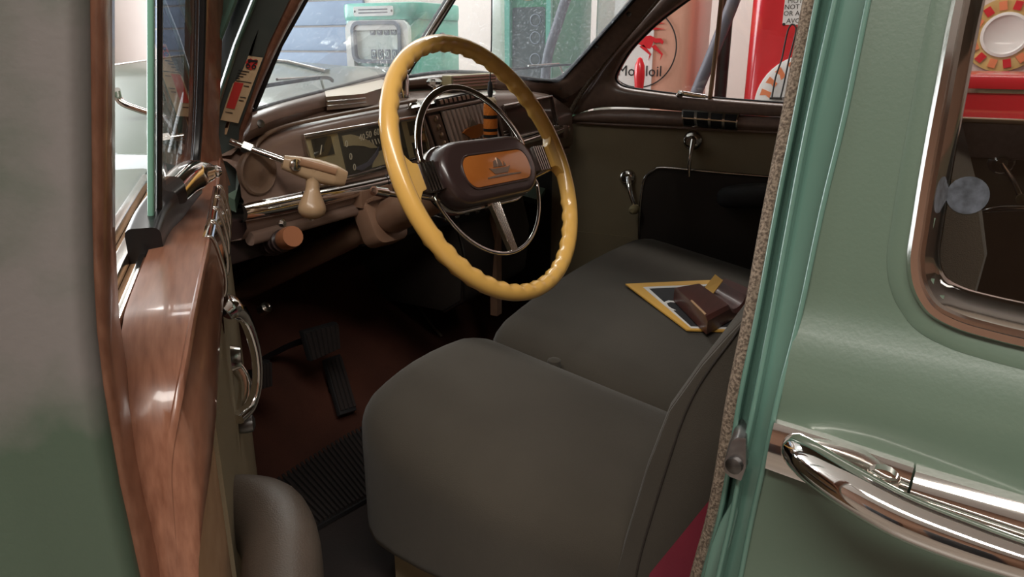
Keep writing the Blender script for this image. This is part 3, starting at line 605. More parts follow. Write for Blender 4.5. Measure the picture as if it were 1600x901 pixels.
# chrome strip
cs0 = [dF(px, py, .006) for px, py in ((377, 318), (470, 300), (600, 273), (700, 247), (800, 219), (884, 193))]
cs1 = [dF(px, py, .006) for px, py in ((379, 348), (470, 330), (600, 297), (700, 264), (800, 233), (886, 207))]
def roll(a, b, bul, n=8, dirv=(0, -1, 0)):
    rr = []
    for p, q in zip(a, b): rr.append([p + (q - p) * (k / n) + V(dirv) * bul * sin(pi * k / n) ** .55 for k in range(n + 1)])
    return MB().sheet(rr, V(dirv) * -.008)
part('chrome_strip', roll(cr(cs0, 6), cr(cs1, 6), .012), M['chrome'], dash)
for f_ in (.20, .42, .62, .8):
    i = int(f_ * 30); a_, b_ = cr(cs0, 6)[i], cr(cs1, 6)[i]
    part('strip_joint', MB().sweep([a_ + V((0, -.004, .001)), (a_ + b_) / 2 + V((0, -.0135, 0)), b_ + V((0, -.004, -.001))], .0012, up=(1, 0, 0)), M['black'], dash)
part('lower_rail', MB().sweep([V((-.59, DY + .004, .966)), V((.58, DY + .004, .966))], rrect(.02, .022, .008)), M['dashb'], dash)
# left round embossed plate
rc_ = dF(402, 268, .002)
part('round_plate', MB().lathe(rc_, (0, -1, 0), [(.036, -.004), (.036, .004), (.033, .006), (.028, .003), (.022, .002), (.01, .006), (.0, .008)], 32), M['dash_worn'], dash)
# gauge cluster
def pix_poly(pts, d0, th, D=DY): return MB().prism([onY(px, py, D - d0) for px, py in pts], (0, -th, 0))
cl = part('gauge_cluster', pix_poly(((470, 214), (655, 182), (668, 240), (490, 290)), .0, .004), M['gauge_tan'], dash, 'tan and black instrument cluster')
qd = [dF(*p) for p in ((470, 213), (655, 181), (669, 241), (488, 291))]
def cq(u, v, d=0): p = (qd[0] * (1 - u) + qd[1] * u) * (1 - v) + (qd[3] * (1 - u) + qd[2] * u) * v; return p + V((0, -d, 0))
part('cluster_bezel', MB().sweep([cq(*c, .005) for c in ((.0, .0), (.5, 0), (1, 0), (1, .5), (1, 1), (.5, 1), (0, 1), (0, .5))], rrect(.008, .008, .002), up=(0, -1, 0), closed=True), M['chrome2'], cl)
def cpoly(pts, d, th): return MB().prism([cq(u, v, d) for u, v in pts], (0, -th, 0))
part('speed_dial', cpoly(((.25, .05), (.79, .05), (.79, .95), (.25, .95)), .004, .002), M['gauge'], cl)
part('small_gauge', cpoly(((.05, .08), (.19, .08), (.19, .45), (.05, .45)), .004, .002), M['gauge'], cl)
part('small_gauge', cpoly(((.05, .68), (.19, .68), (.19, .93), (.05, .93)), .004, .002), M['gauge'], cl)
part('small_gauge', cpoly(((.85, .08), (.98, .08), (.98, .42), (.85, .42)), .004, .002), M['gauge'], cl)
part('small_gauge', cpoly(((.85, .6), (.98, .6), (.98, .93), (.85, .93)), .004, .002), M['gauge'], cl)
part('dial_sweep', cpoly([(.27, .12), (.34, .12), (.42, .22), (.48, .36), (.53, .52), (.47, .5), (.42, .42), (.34, .36), (.27, .34)], .006, .002), M['gauge_tan'], cl)
part('dial_sweep', cpoly([(.45, .93), (.47, .78), (.52, .62), (.56, .6), (.6, .68), (.66, .86), (.76, .93)], .006, .002), M['gauge_tan'], cl)
part('dial_pointer', cpoly([(.30, .84), (.42, .78), (.50, .62), (.54, .5), (.52, .66), (.45, .84), (.36, .93)], .0065, .002), M['hose'], cl)
for s_, u, v in (('0', .285, .3), ('40', .415, .23), ('50', .475, .2), ('60', .545, .18), ('70', .615, .165), ('80', .685, .165), ('0', .295, .58), ('0', .305, .82)):
    text_part('numeral', s_, .017, M['digit'], cl, cq(u, v, .0085), (1, 0, .02), (0, 0, 1), .0004)
for k in range(8):
    u = .47 + k * .025; part('scale_tick', cpoly([(u, .32), (u + .006, .32), (u + .012, .44), (u + .006, .44)], .0065, .001), M['digit'], cl)
for u, v in ((.08, .4), (.88, .36), (.88, .86)):
    part('gauge_needle', cpoly([(u, v), (u + .008, v), (u + .03, v - .18), (u + .026, v - .18)], .0065, .001), M['digit'], cl)
part('cluster_glass', cpoly(((.02, .03), (.98, .03), (.98, .97), (.02, .97)), .0105, .001), M['clear'], cl)
# radio grille in the middle
rg = [dF(*p, .006) for p in ((664, 180), (763, 160), (780, 226), (688, 250))]
def rq(u, v, d=0): p = (rg[0] * (1 - u) + rg[1] * u) * (1 - v) + (rg[3] * (1 - u) + rg[2] * u) * v; return p + V((0, -d, 0))
def rpoly(pts, d, th): return MB().prism([rq(u, v, d) for u, v in pts], (0, -th, 0))
gr = part('radio_grille', rpoly(((-.06, -.1), (1.08, -.1), (1.08, 1.05), (-.06, 1.05)), -.008, .01), M['black'], dash, 'slotted radio grille with orange crest')
part('grille_frame', MB().sweep([rq(*c, .004) for c in ((-.06, -.08), (1.08, -.08), (1.08, 1.05), (-.06, 1.05))], rrect(.008, .01, .002), up=(0, -1, 0), closed=True), M['dashb'], gr)
for k in range(12):
    u = .2 + k * .067; part('grille_bar', rpoly([(u, -.02), (u + .032, -.02), (u + .032, 1), (u, 1)], .004, .008), M['bar'], gr)
part('side_panel', rpoly([(.01, .02), (.17, .02), (.17, 1), (.01, 1)], .002, .004), M['dashb'], gr)
for k in range(5):
    v = .1 + k * .18; part('scroll_stud', MB().lathe(rq(.09, v, .006), (0, -1, 0), [(.006, 0), (.006, .003), (.003, .005), (0, .005)], 10), M['silver'], gr)
part('crest', rpoly([(.36, .50), (.42, .44), (.52, .40), (.66, .38), (.72, .42), (.78, .36), (.72, .54), (.66, .64), (.56, .68), (.46, .66), (.41, .58)], .013, .004), M['amber'], gr, 'orange enamel crest')
part('crest_top', rpoly([(.50, .40), (.53, .28), (.55, .22), (.58, .28), (.62, .39)], .013, .004), M['silver'], gr)
part('radio_hood', roll([dF(px, py, -.02) for px, py in ((640, 158), (700, 147), (770, 140))], [dF(px, py, .006) for px, py in ((642, 170), (700, 157), (772, 149))], .006), M['chrome2'], dash, 'bright lip above the radio')
part('dial_window', rpoly([(.18, -.28), (.86, -.3), (.86, -.15), (.18, -.13)], .0, .004), M['black'], dash)
for k in range(9): part('push_button', rpoly([(.22 + k * .068, -.26), (.262 + k * .068, -.26), (.262 + k * .068, -.17), (.22 + k * .068, -.17)], .004, .004), M['silver'], dash)
# glove box
gb = [dF(*p, .003) for p in ((782, 165), (858, 150), (868, 197), (797, 215))]
gd = part('glove_box_door', MB().prism(gb, (0, -.006, 0)), mat('glossy_brown_paint', (96, 74, 66), .12, coat=.6), dash, bevel=.003)
part('glove_box_trim', MB().sweep([p + V((0, -.008, 0)) for p in gb], .003, up=(0, -1, 0), closed=True), M['chrome'], gd)
for k in range(3):
    part('speed_line', MB().sweep([dF(px, py + 5 * k, .004) for px, py in ((786, 206), (868, 184))], .0022, up=(0, -1, 0)), M['chrome2'], dash)
part('corner_switch', MB().lathe(dF(878, 205, .004), (0, -1, 0), [(.018, -.006), (.018, .012), (.012, .016), (0, .016)], 16), M['dashb'], dash)
# knobs on the lower rail and hardware below
for px, py in ((432, 346), (605, 330), (618, 324), (690, 340), (706, 335), (722, 331), (738, 327), (752, 322), (766, 318)):
    p = onY(px, py, DY + .01); part('switch_knob', MB().lathe(p, (0, -1, -.1), [(.004, -.02), (.004, .006), (.008, .008), (.0085, .014), (.004, .018), (0, .018)], 12), M['chrome2'], dash)
part('switch_panel', MB().prism([onY(px, py, DY + .025) for px, py in ((560, 352), (790, 305), (792, 328), (565, 385))], (0, .012, 0)), M['black'], dash)
for px, py in ((862, 186), ): pass
# items standing on the dash ledge
def onL(px, py, z): return onZ(px, py, z)
# aluminium box with ribbed end
bx0, bx1, bx2 = onY(511, 172, .925), onY(571, 171, .925), onY(602, 160, .95)
bt = thing('metal_box', 'brushed metal box with ribbed rounded end on the dash ledge', 'box', (bx0.x, .96, bx0.z))
hgt = onY(510, 151, .925).z - bx0.z
fp_ = [bx0, bx0 * .3 + bx1 * .7 + V((0, -.002, 0)), bx1 + V((0, 0, 0)), bx2, bx2 + V((.05, .03, 0)), V((bx2.x + .05, 1.0, bx0.z)), V((bx0.x + .03, .955, bx0.z))]
fp_ = [V((p.x, p.y, bx0.z)) for p in fp_]
tops = [p + V((0, 0, hgt + .020 * max(0, (p.y - .925) / .075))) for p in fp_]; nf = len(fp_)
part('body', MB().add(fp_ + tops, [tuple(range(nf))[::-1], tuple(range(nf, 2 * nf))] + [(i, (i + 1) % nf, nf + (i + 1) % nf, nf + i) for i in range(nf)]), M['alu'], bt)
for k in (.3, .62): part('rib', MB().sweep([p + V((0, -.001, hgt * k)) for p in fp_[:3]], .0018), M['chrome2'], bt)
for px, py in ((557, 144), (584, 137)):
    p = onZ(px, py, bx0.z + hgt); part('rivet', MB().lathe(p, (0, 0, 1), [(.0045, -.001), (.004, .002), (0, .003)], 10), M['black'], bt)
p0 = onY(624, 152, .97); solo('metal_cup', MB().lathe((p0.x, p0.y, p0.z), (0, 0, 1), [(.021, 0), (.021, .044), (.0195, .046), (.0185, .044), (.0185, .004), (0, .004)], 24), M['chrome'], 'small shiny metal cup on the dash behind the steering wheel rim', 'cup')
p0 = onY(679, 148, .96); kb = thing('crystal_knob', 'clear faceted knob on a chrome stem on the dash ledge', 'knob', (p0.x, p0.y, p0.z))
part('stem', MB().lathe(p0 + V((0, 0, -.006)), (0, 0, 1), [(.012, 0), (.012, .005), (.006, .01), (.005, .024)], 12), M['chrome'], kb)
part('head', MB().lathe(p0 + V((0, 0, .016)), (0, 0, 1), [(.005, 0), (.016, .006), (.018, .012), (.012, .018), (0, .019)], 8), M['chrome2'], kb, angle=5)
for (px0, py0, px1, py1, yy, lab) in ((705, 138, 775, 138, .955, 'ribbed golden metal defroster vent on the dash ledge'),):
    a_, b_ = onY(px0, py0, yy), onY(px1, py1, yy); hh = onY(px0, 118, yy).z - a_.z
    dv = thing('defroster_vent', lab, 'vent', ((a_.x + b_.x) / 2, yy, a_.z - .008))
    part('housing', MB().box(((a_.x + b_.x) / 2, yy + .012, a_.z + hh / 2 - .004), (b_.x - a_.x, .026, hh + .008)), M['gauge_tan'], dv, bevel=.003)
    for k in range(4): part('rib', MB().box(((a_.x + b_.x) / 2, yy - .002, a_.z + hh * (.12 + .25 * k)), (b_.x - a_.x - .004, .006, hh * .13)), M['alu'], dv)
for px, py in ((564, 180), (588, 183)):
    p = onY(px, py, .93); part('dash_clip', MB().lathe(p + V((0, 0, -.004)), (0, -.6, 1), [(.006, 0), (.006, .006), (.003, .012), (0, .012)], 10), M['chrome2'], dash)
# ================================================================== STEERING WHEEL AND COLUMN
wc = V((-.324, .62, 1.063)); tl, yw = .457, -.076
wn_ = V((sin(yw) * cos(tl), -cos(yw) * cos(tl), sin(tl))); wex = V((cos(yw), sin(yw), 0)); wey = wn_.cross(wex)
ro = radians(-2); wx2 = wex * cos(ro) + wey * sin(ro); wy2 = wn_.cross(wx2)
WM = Matrix(((wx2.x, wy2.x, wn_.x, wc.x), (wx2.y, wy2.y, wn_.y, wc.y), (wx2.z, wy2.z, wn_.z, wc.z), (0, 0, 0, 1)))
sw = thing('steering_wheel', 'ivory three spoke steering wheel with chrome horn ring and amber hub', 'steering wheel', M=WM)
rows = []
for i in range(160):
    a = 2 * pi * i / 160; row = []
    g = .0016 * cos(a * 44) if (abs(sin(a)) > .35) else 0
    for k in range(14):
        b = 2 * pi * k / 14; rt = .0135 + (g if cos(b) < -.2 or sin(b) < -.5 else 0)
        rr = .2145 + rt * cos(b); row.append(V((rr * cos(a), rr * sin(a), rt * 1.1 * sin(b))))
    rows.append(row)
part('rim', MB().grid(rows, cu=True, cv=True), M['ivory'], sw, angle=80)
def bead(mb, x0, x1, hw0, hw1, z, th):  # tapered lug along local x
    return mb.prism([(x0, -hw0, z - th / 2), (x1, -hw1, z - th / 2), (x1, hw1, z - th / 2), (x0, hw0, z - th / 2)], (0, 0, th))
for sx in (-1, 1):
    lug = [(sx * .204, -.045), (sx * .196, -.03), (sx * .188, -.022), (sx * .178, -.02), (sx * .178, .02), (sx * .188, .022), (sx * .196, .03), (sx * .204, .045)]
    part('spoke_lug', MB().prism([(a, b, -.011) for a, b in lug], (0, 0, .02)), M['ivory'], sw, bevel=.003)
    sp_ = part('spoke', MB().box((sx * .15, 0, -.010), (.066, .044, .020)), M['hub'], sw, bevel=.003)
    for k in range(5): part('spoke_rib', MB().box((sx * (.139 + k * .0068), 0, .0012), (.0034, .045, .006)), M['chrome2'], sp_)
    part('spoke_brace', MB().sweep(cr([(sx * .19, -.018, -.012), (sx * .15, -.024, -.02), (sx * .11, -.03, -.03), (sx * .05, -.02, -.045)], 5), .006, up=(0, 0, 1)), M['chrome2'], sw)
hub2 = [(a - .003, b - .004) for a, b in rrect(.25, .106, .05, 8)]
hub_rows = [[V((a * k, b * (1 - (1 - k) * 2.2), z)) for a, b in hub2] for k, z in ((.80, -.050), (.93, -.044), (.99, -.030), (1.0, -.012), (.985, .002), (.955, .008), (.90, .010))]
hubp = part('hub', MB().grid(hub_rows, cu=True, cap=True), M['hub'], sw, 'dark brown oblong hub', angle=50)
part('hub_edge', MB().sweep([V((a * 1.005, b * 1.01, -.032)) for a, b in hub2], rrect(.006, .014, .002), up=(0, 0, 1), closed=True), M['chrome'], hubp)
part('lens', MB().prism([(a + .004, b - .007, .009) for a, b in rrect(.180, .052, .023, 6)], (0, 0, .0035)), M['amber'], hubp, 'amber lens', bevel=.0015)
part('lens_rim', MB().sweep([V((a + .004, b - .007, .0105)) for a, b in rrect(.184, .056, .025, 6)], rrect(.003, .004, .001), up=(0, 0, 1), closed=True), M['hub'], hubp)
ship = [(-.032, .0), (-.02, -.012), (.02, -.012), (.034, .0), (.024, -.002), (-.022, -.002)]
for nm, pl in (('ship_hull', ship), ('ship_sail', [(-.018, .001), (-.004, .001), (-.004, .014), (-.012, .012)]), ('ship_sail', [(-.002, .001), (.012, .001), (.008, .013), (0, .018)]), ('ship_sail', [(.014, .001), (.022, .001), (.018, .009)]), ('ship_wave', [(-.045, -.016), (-.01, -.014), (.06, -.016), (.06, -.018), (-.045, -.018)])):
    part(nm, MB().prism([(a * .9 + .004, b * .9 - .006, .0125) for a, b in pl], (0, 0, .0015)), M['silver'], hubp)
# horn ring, open behind the spokes
def arc(r, a0, a1, n, z): return [V((r * cos(radians(a0 + (a1 - a0) * i / n)), r * 1.0 * sin(radians(a0 + (a1 - a0) * i / n)), z)) for i in range(n + 1)]
part('horn_ring', MB().sweep([V((-.128, .012, -.014))] + arc(.144, 168, 16, 40, -.016) + [V((.128, .012, -.014))], rrect(.0115, .006, .002), up=(0, 0, 1)), M['chrome'], sw)
part('horn_ring', MB().sweep([V((-.128, -.012, -.014))] + arc(.144, 192, 344, 40, -.016) + [V((.128, -.012, -.014))], rrect(.0065, .005, .002), up=(0, 0, 1)), M['chrome'], sw)
ls = part('lower_spoke', MB().prism([(-.016, -.046, -.022), (.010, -.046, -.022), (.006, -.143, -.02), (-.010, -.143, -.02)], (0, 0, .008)), M['chrome2'], sw)
for k in range(5): part('spoke_rib', MB().sweep([(-.013 + k * .005, -.048, -.0135), (-.009 + k * .0035, -.142, -.0115)], .0014, up=(0, 0, 1)), M['chrome'], ls)
part('hub_stem', MB().lathe((0, 0, -.12), (0, 0, 1), [(.034, 0), (.036, .04), (.045, .07), (.05, .085)], 20), M['beige'], sw)
scol = thing('steering_column', 'brown steering column with clamp bracket running down to the floor', 'steering column', tuple(wc - wn_ * .80))
def colp(l): return wc - wn_ * l
M['col'] = mat('column_paint', (124, 94, 76), .4, var=(138, 108, 88), scale=20, coat=.1)
part('tube', MB().sweep([colp(.10), colp(.82)], circ(.024, 18), up=(1, 0, 0)), M['col'], scol)
part('sleeve', MB().sweep([colp(.10), colp(.12), colp(.25), colp(.262)], circ(.033, 18), up=(1, 0, 0), scale=[.9, 1, 1, .85]), M['col'], scol)
bk = part('clamp_bracket', MB().sweep([colp(.262), colp(.30)], rrect(.085, .088, .02, 4), up=(0, -.44, 1)), M['col'], scol, bevel=.004)
part('bracket_arm', MB().box(colp(.285) + V((0, .03, .05)), (.09, .06, .03)), M['col'], scol)
for k in range(6): part('bracket_rib', MB().box(colp(.268 + k * .005) + V((0, 0, .044)), (.07, .003, .006)), M['col'], bk)
la = colp(.16); lb = onY(584, 298, .74)
part('shift_lever', MB().sweep([la, la * .6 + lb * .4, lb], .005), M['chrome'], scol)
part('lever_knob', MB().sweep([lb, lb + (la - lb).normalized() * .035], circ(.0085, 12), scale=[.9, 1.05]), M['chrome'], scol, 'clear chrome lever tip')
# ================================================================== SPOTLIGHT HANDLE
A_ = onX(380, 228, -.585); B_ = onY(446, 254, .845); C_ = onY(540, 279, .79); ax_ = (C_ - B_).normalized()
spt = thing('spotlight_handle', 'beige pistol grip spotlight handle on a chrome rod through the pillar', 'handle', tuple(A_))
part('rod', MB().sweep([A_ + (A_ - B_) * .3, A_, B_ + ax_ * .02], circ(.0055, 12), up=(0, 0, 1)), M['chrome'], spt)
part('collar', MB().sweep([A_, A_ + (B_ - A_) * .22], circ(.010, 6), up=(0, 0, 1)), M['chrome2'], spt)
gp_ = [B_ - ax_ * .004, B_ + ax_ * .02, B_ + (C_ - B_) * .5, B_ + (C_ - B_) * .8, C_]
part('grip_body', MB().sweep(cr(gp_, 5), rrect(.030, .042, .013, 4), up=(0, 0, 1), scale=[(lerp([(0, .62), (5, .85), (10, .95), (15, .9), (20, .5)], i), lerp([(0, .5), (5, .72), (10, .86), (15, .8), (20, .55)], i)) for i in range(21)]), M['beige'], spt, bevel=0)
part('grip_pad', MB().sweep(cr([p + V((-.006, -.010, .008)) for p in gp_[1:4]], 5), rrect(.010, .012, .004), up=(0, 0, 1)), mat('tan_pad', (150, 112, 82), .5), spt)
n0 = B_ + (C_ - B_) * .45; n1 = onY(487, 343, .815)
hpth = [n0 + (n1 - n0) * (k / 24) for k in range(25)]
part('grip_handle', MB().sweep(hpth, circ(.021, 16), up=(0, -1, 0), scale=[lerp([(0, .72), (.22, .48), (.4, .52), (.58, .78), (.72, .98), (.8, 1.02), (.88, .92), (.95, .66), (.985, .36), (1, .12)], k / 24) for k in range(25)]), M['beige'], spt, angle=80)
part('grip_tip', MB().lathe(n1 + V((0, 0, .003)), (0, 0, -1), [(.005, 0), (.004, .003), (0, .004)], 8), M['chrome'], spt)
part('pivot_screw', MB().lathe(B_ + ax_ * .008 + V((-.004, -.014, 0)), (-.3, -1, .1), [(.009, -.004), (.009, .002), (.005, .004), (0, .004)], 14), M['chrome2'], spt)
# ================================================================== UNDER-DASH PULL KNOB
k0 = onY(458, 369, .83); k1 = onY(420, 385, .93)
hb = thing('brake_pull_handle', 'brown round pull knob on a dark shaft under the dash', 'knob', tuple(k0))
part('knob', MB().sweep([k0, k0 + (k1 - k0) * .12, k0 + (k1 - k0) * .3], circ(.0175, 16), scale=[.92, 1.02, .95]), mat('brown_knob', (150, 96, 66), .35), hb)
part('shaft', MB().sweep([k0 + (k1 - k0) * .28, k1, k1 + V((0, .1, 0))], circ(.016, 14)), M['hub'], hb)
for f_ in (.4, .55, .75): part('shaft_ring', MB().sweep([k0 + (k1 - k0) * f_, k0 + (k1 - k0) * (f_ + .06)], circ(.0185, 14)), M['hub'], hb)
part('mount_bracket', MB().box(k1 + V((-.03, .03, .02)), (.09, .05, .07)), M['hub'], hb, bevel=.006)
# ================================================================== FRONT SEAT
def pillow(x0, x1, y0, y1, z0, z1, rho, fn=None, n=14, low=.12):
    c = V(((x0 + x1) / 2, (y0 + y1) / 2, (z0 + z1) / 2)); h = V(((x1 - x0) / 2, (y1 - y0) / 2, (z1 - z0) / 2)); mb = MB()
    for axs in range(3):
        for sg in (-1, 1):
            rows = []
            for i in range(n + 1):
                row = []
                for j in range(n + 1):
                    v = [0, 0, 0]; v[axs] = sg; v[(axs + 1) % 3] = sin((-1 + 2 * i / n) * pi / 2); v[(axs + 2) % 3] = sin((-1 + 2 * j / n) * pi / 2)
                    rh = (rho[0], rho[1], rho[2] if v[2] > 0 else low); cl = [max(-1 + r, min(1 - r, k)) for k, r in zip(v, rh)]
                    d = V([(k - q) / r for k, q, r in zip(v, cl, rh)]); d = d / max(d.length, 1e-6)
                    p = V([c[k] + h[k] * (cl[k] + rh[k] * d[k]) for k in range(3)])
                    row.append(fn(p) if fn else p)
                rows.append(row)
            mb.grid(rows)
    return mb
seat = thing('front_seat', 'brown grey cloth front bench seat with rounded cushions and leaning backrest', 'car seat', (0, .3, .40))
def seatfn(x0, x1, lf):
    def f(p):
        t = (p.z - .53) / .23
        p = p.copy(); u = min(1, max(0, (p.x - x0) / (x1 - x0))); yy = p.y
        if t > .3: p.z -= .19 * max(0, .66 - yy) * min(1, (t - .3) / .4)
        if t > .6: p.z += .010 * (t - .6) * 2.5 * sin(pi * u) ** .8
        p.y += .025 * sin(pi * u) * min(1, max(0, (yy - .4) / .2))
        if lf: p.x -= .03 * sin(pi * min(1, max(0, (.68 - yy) / .42))) * (1 - u) - .03 * max(0, .3 - yy) * (1 - u)
        return p
    return f
cu1 = part('seat_cushion', pillow(-.645, -.272, .17, .685, .535, .763, (.42, .28, .5), seatfn(-.635, -.272, 1)), M['seat'], seat, 'driver side seat cushion', angle=80)
cu2 = part('seat_cushion', pillow(-.282, .60, .17, .675, .535, .758, (.2, .28, .45), seatfn(-.282, .60, 0)), M['seat'], seat, 'passenger side seat cushion', angle=80)
part('piping', MB().sweep(cr([(-.66, .2, .54), (-.664, .35, .54), (-.648, .50, .54), (-.628, .60, .54), (-.59, .68, .54), (-.50, .715, .54)], 6), .005), M['piping'], cu1)
pb_ = onZ(866, 554, .738); part('button', MB().lathe((pb_.x, pb_.y, .726), (0, 0, 1), [(.012, -.01), (.012, .002), (.007, .005), (0, .006)], 12), M['seat'], seat)
part('seat_base', MB().prism([(-.635, .18, .40), (-.60, .64, .40), (-.54, .68, .40), (.55, .645, .40), (.60, .6, .40), (.60, .18, .40)], (0, 0, .15)), M['tan_cloth'], seat, 'tan cloth seat base')
XS = -.645
fr = [(.275, .52)] + [(p.y, p.z) for p in (onX(px, py, XS) for px, py in ((955, 901), (975, 830), (1005, 730), (1040, 640), (1090, 570), (1130, 525), (1178, 475)))] + [(.075, 1.09), (.05, 1.13), (.02, 1.15), (-.015, 1.155)]
bkp = [(-.012, 1.08), (.045, .95), (.138, .795), (.178, .715), (.212, .648), (.225, .52)]
part('backrest', MB().prism([(XS + .007, y, z) for y, z in fr + bkp], (1.235, 0, 0)), M['seat'], seat, bevel=.012)
part('backrest_side', MB().prism([(XS, y, z) for y, z in [(y - .004, z) for y, z in fr] + bkp], (.012, 0, 0)), M['seat'], seat, 'cloth end of the backrest', bevel=.005)
part('backrest_seam', MB().sweep(cr([onX(px, py, XS - .001) for px, py in ((1160, 507), (1140, 535), (1110, 575), (1085, 615), (1065, 660), (1045, 720), (1020, 800), (1000, 870), (990, 920))], 5), .0012, up=(1, 0, 0)), M['dark_vinyl'], seat)
part('rear_shell', MB().prism([(XS + .004, y, z) for y, z in [(.222, .5), (.210, .645), (.176, .712), (.136, .79), (.045, .945), (-.012, 1.075), (-.014, 1.15), (-.045, 1.135), (-.06, 1.08), (-.05, .9), (-.03, .7), (-.02, .5)]], (1.225, 0, 0)), M['seat'], seat, 'cloth back of the seat', bevel=.01)
part('lower_side_panel', MB().prism([(XS + .001, y, z) for y, z in ((.230, .5), (.217, .648), (.183, .715), (.143, .795), (.11, .81), (.03, .78), (.0, .5))], (.012, 0, 0)), M['maroon'], seat, 'maroon cloth panel at the seat end')
rs = thing('rear_seat', 'dark cloth rear bench seat seen through the side window', 'car seat', (0, -.75, .40))
part('seat_cushion', pillow(-.6, .6, -.95, -.45, .42, .72, (.15, .3, .4)), M['seat'], rs)
part('backrest', pillow(-.6, .6, -1.09, -.9, .6, 1.16, (.15, .4, .2)), M['seat'], rs)
# ================================================================== THINGS ON THE SEAT
def seatz(y): return .742 - .055 * max(0, .62 - y) + .012
def onSeat(px, py, h): return onP(px, py, (0, .66, .758 + .012 + h), (0, -.19, 1))
env = [onSeat(px, py, 0) for px, py in ((977, 445), (1073, 517), (1165, 520), (1130, 438))]
en = thing('envelope', 'yellow bordered envelope with black and white print lying on the seat', 'envelope', tuple((env[0] + env[2]) / 2))
def eq(u, v, dz=0): p = (env[0] * (1 - u) + env[1] * u) * (1 - v) + (env[3] * (1 - u) + env[2] * u) * v; return p + V((0, 0, dz))
part('sheet', MB().prism([eq(0, 0), eq(1, 0), eq(1, 1), eq(0, 1)], (0, 0, .003)), M['yellow'], en)
part('white_border', MB().prism([eq(.10, .12, .003), eq(.97, .10, .003), eq(.97, .95, .003), eq(.10, .95, .003)], (0, 0, .001)), M['pump_white'], en)
part('black_panel', MB().prism([eq(.15, .16, .004), eq(.94, .13, .004), eq(.94, .9, .004), eq(.15, .9, .004)], (0, 0, .0008)), M['ink'], en)
text_part('lettering', 'C.', .075, M['pump_white'], en, eq(.56, .25, .0052), (eq(1, 0) - eq(0, 0)), (eq(0, 0) - eq(0, 1)), .0004)
wh = .034
w4 = [onSeat(px, py, wh + .007) for px, py in ((1054, 446), (1106, 497), (1182, 456), (1133, 434))]
wd = thing('wooden_box', 'dark red wooden box with a notched top holding a yellow card', 'box', tuple((w4[0] + w4[2]) / 2 - V((0, 0, wh))))
def wq(u, v, dz=0): p = (w4[0] * (1 - u) + w4[1] * u) * (1 - v) + (w4[3] * (1 - u) + w4[2] * u) * v; return p + V((0, 0, dz))
mb = MB(); sec = []
for v in [i / 16 for i in range(17)]:
    nt_ = -.018 * max(0, 1 - ((v - .62) / .17) ** 2) ** .5 if abs(v - .62) < .17 else 0
    sec.append([wq(0, v, -wh), wq(0, v, -.006 + nt_), wq(.06, v, nt_), wq(.94, v, nt_), wq(1, v, -.006 + nt_), wq(1, v, -wh)])
part('body', mb.grid(sec, cu=True, cap=True), M['wood'], wd, angle=30)
part('card', MB().prism([wq(.05, .52, -.02), wq(.3, .55, -.02), wq(.3, .75, .008), wq(.05, .75, .012)], (0, 0, .003)), M['yellow'], wd)
part('edge_trim', MB().prism([wq(.5, .0, .0), wq(.92, .0, .0), wq(.92, .025, .001), wq(.5, .025, .001)], (0, 0, .0015)), M['board'], wd)
# ================================================================== FLOOR: MAT AND PEDALS
mt = thing('rubber_mat', 'black ribbed rubber mat on the driver side floor', 'floor mat', (-.4, .9, .40))
m4 = [onZ(px, py, .412) for px, py in ((400, 758), (578, 648), (640, 740), (480, 830))]
def mq(u, v, dz=0): p = (m4[0] * (1 - u) + m4[1] * u) * (1 - v) + (m4[3] * (1 - u) + m4[2] * u) * v; return V((p.x, p.y, .402 + dz))
part('base', MB().prism([mq(0, 0), mq(1, 0), mq(1, 1), mq(0, 1)], (0, 0, .008)), M['rubber'], mt)
for k in range(26):
    u = (k + .2) / 26; part('rib', MB().prism([mq(u, .02, .008), mq(u + .02, .02, .008), mq(u + .02, .98, .008), mq(u, .98, .008)], (0, 0, .007)), M['floormat'], mt)
def pedal(name, label, pts, nr, z0=None):
    c = sum((V(p) for p in pts), V((0, 0, 0))) / 4; t_ = thing(name, label, 'pedal', tuple(c)); n_ = (V(pts[1]) - V(pts[0])).cross(V(pts[3]) - V(pts[0])).normalized()
    if n_.y > 0: n_ = -n_
    q_ = lambda u, v: (V(pts[0]) * (1 - u) + V(pts[1]) * u) * (1 - v) + (V(pts[3]) * (1 - u) + V(pts[2]) * u) * v
    part('pad', MB().prism(pts, -n_ * .014), M['rubber'], t_, bevel=.003)
    for k in range(nr):
        u = (k + .2) / nr; part('rib', MB().prism([q_(u, .06), q_(u + .55 / nr, .06), q_(u + .55 / nr, .94), q_(u, .94)], n_ * .005), M['floormat'], t_)
    return t_, c, n_
bp4 = [onY(px, py, 1.02) for px, py in ((474, 518), (528, 503), (531, 545), (487, 565))]
t_, c_, n_ = pedal('brake_pedal', 'wide ribbed black brake pedal under the steering column', bp4, 7)
part('arm', MB().sweep(cr([c_ - n_ * .01, c_ + V((0, .08, -.02)), c_ + V((0, .22, -.10))], 5), rrect(.02, .012, .003)), M['black'], t_)
cp4 = [onY(px, py, .99) for px, py in ((403, 568), (423, 562), (424, 604), (404, 610))]
t_, c_, n_ = pedal('clutch_pedal', 'ribbed black clutch pedal behind the chrome door pull', cp4, 4)
part('arm', MB().sweep(cr([c_ - n_ * .01, c_ + V((0, .08, -.02)), c_ + V((0, .24, -.10))], 5), rrect(.02, .012, .003)), M['black'], t_)
ap4 = [onP(px, py, toe(-.2, .2) + V((0, -.03, .03)), (0, -.77, .64)) for px, py in ((507, 560), (532, 552), (558, 640), (532, 648))]
t_, c_, n_ = pedal('accelerator_pedal', 'long ribbed accelerator pedal slanting to the floor', ap4, 4)
part('hinge', MB().sweep([c_ - n_ * .01, c_ - n_ * .05], .010), M['black'], t_)
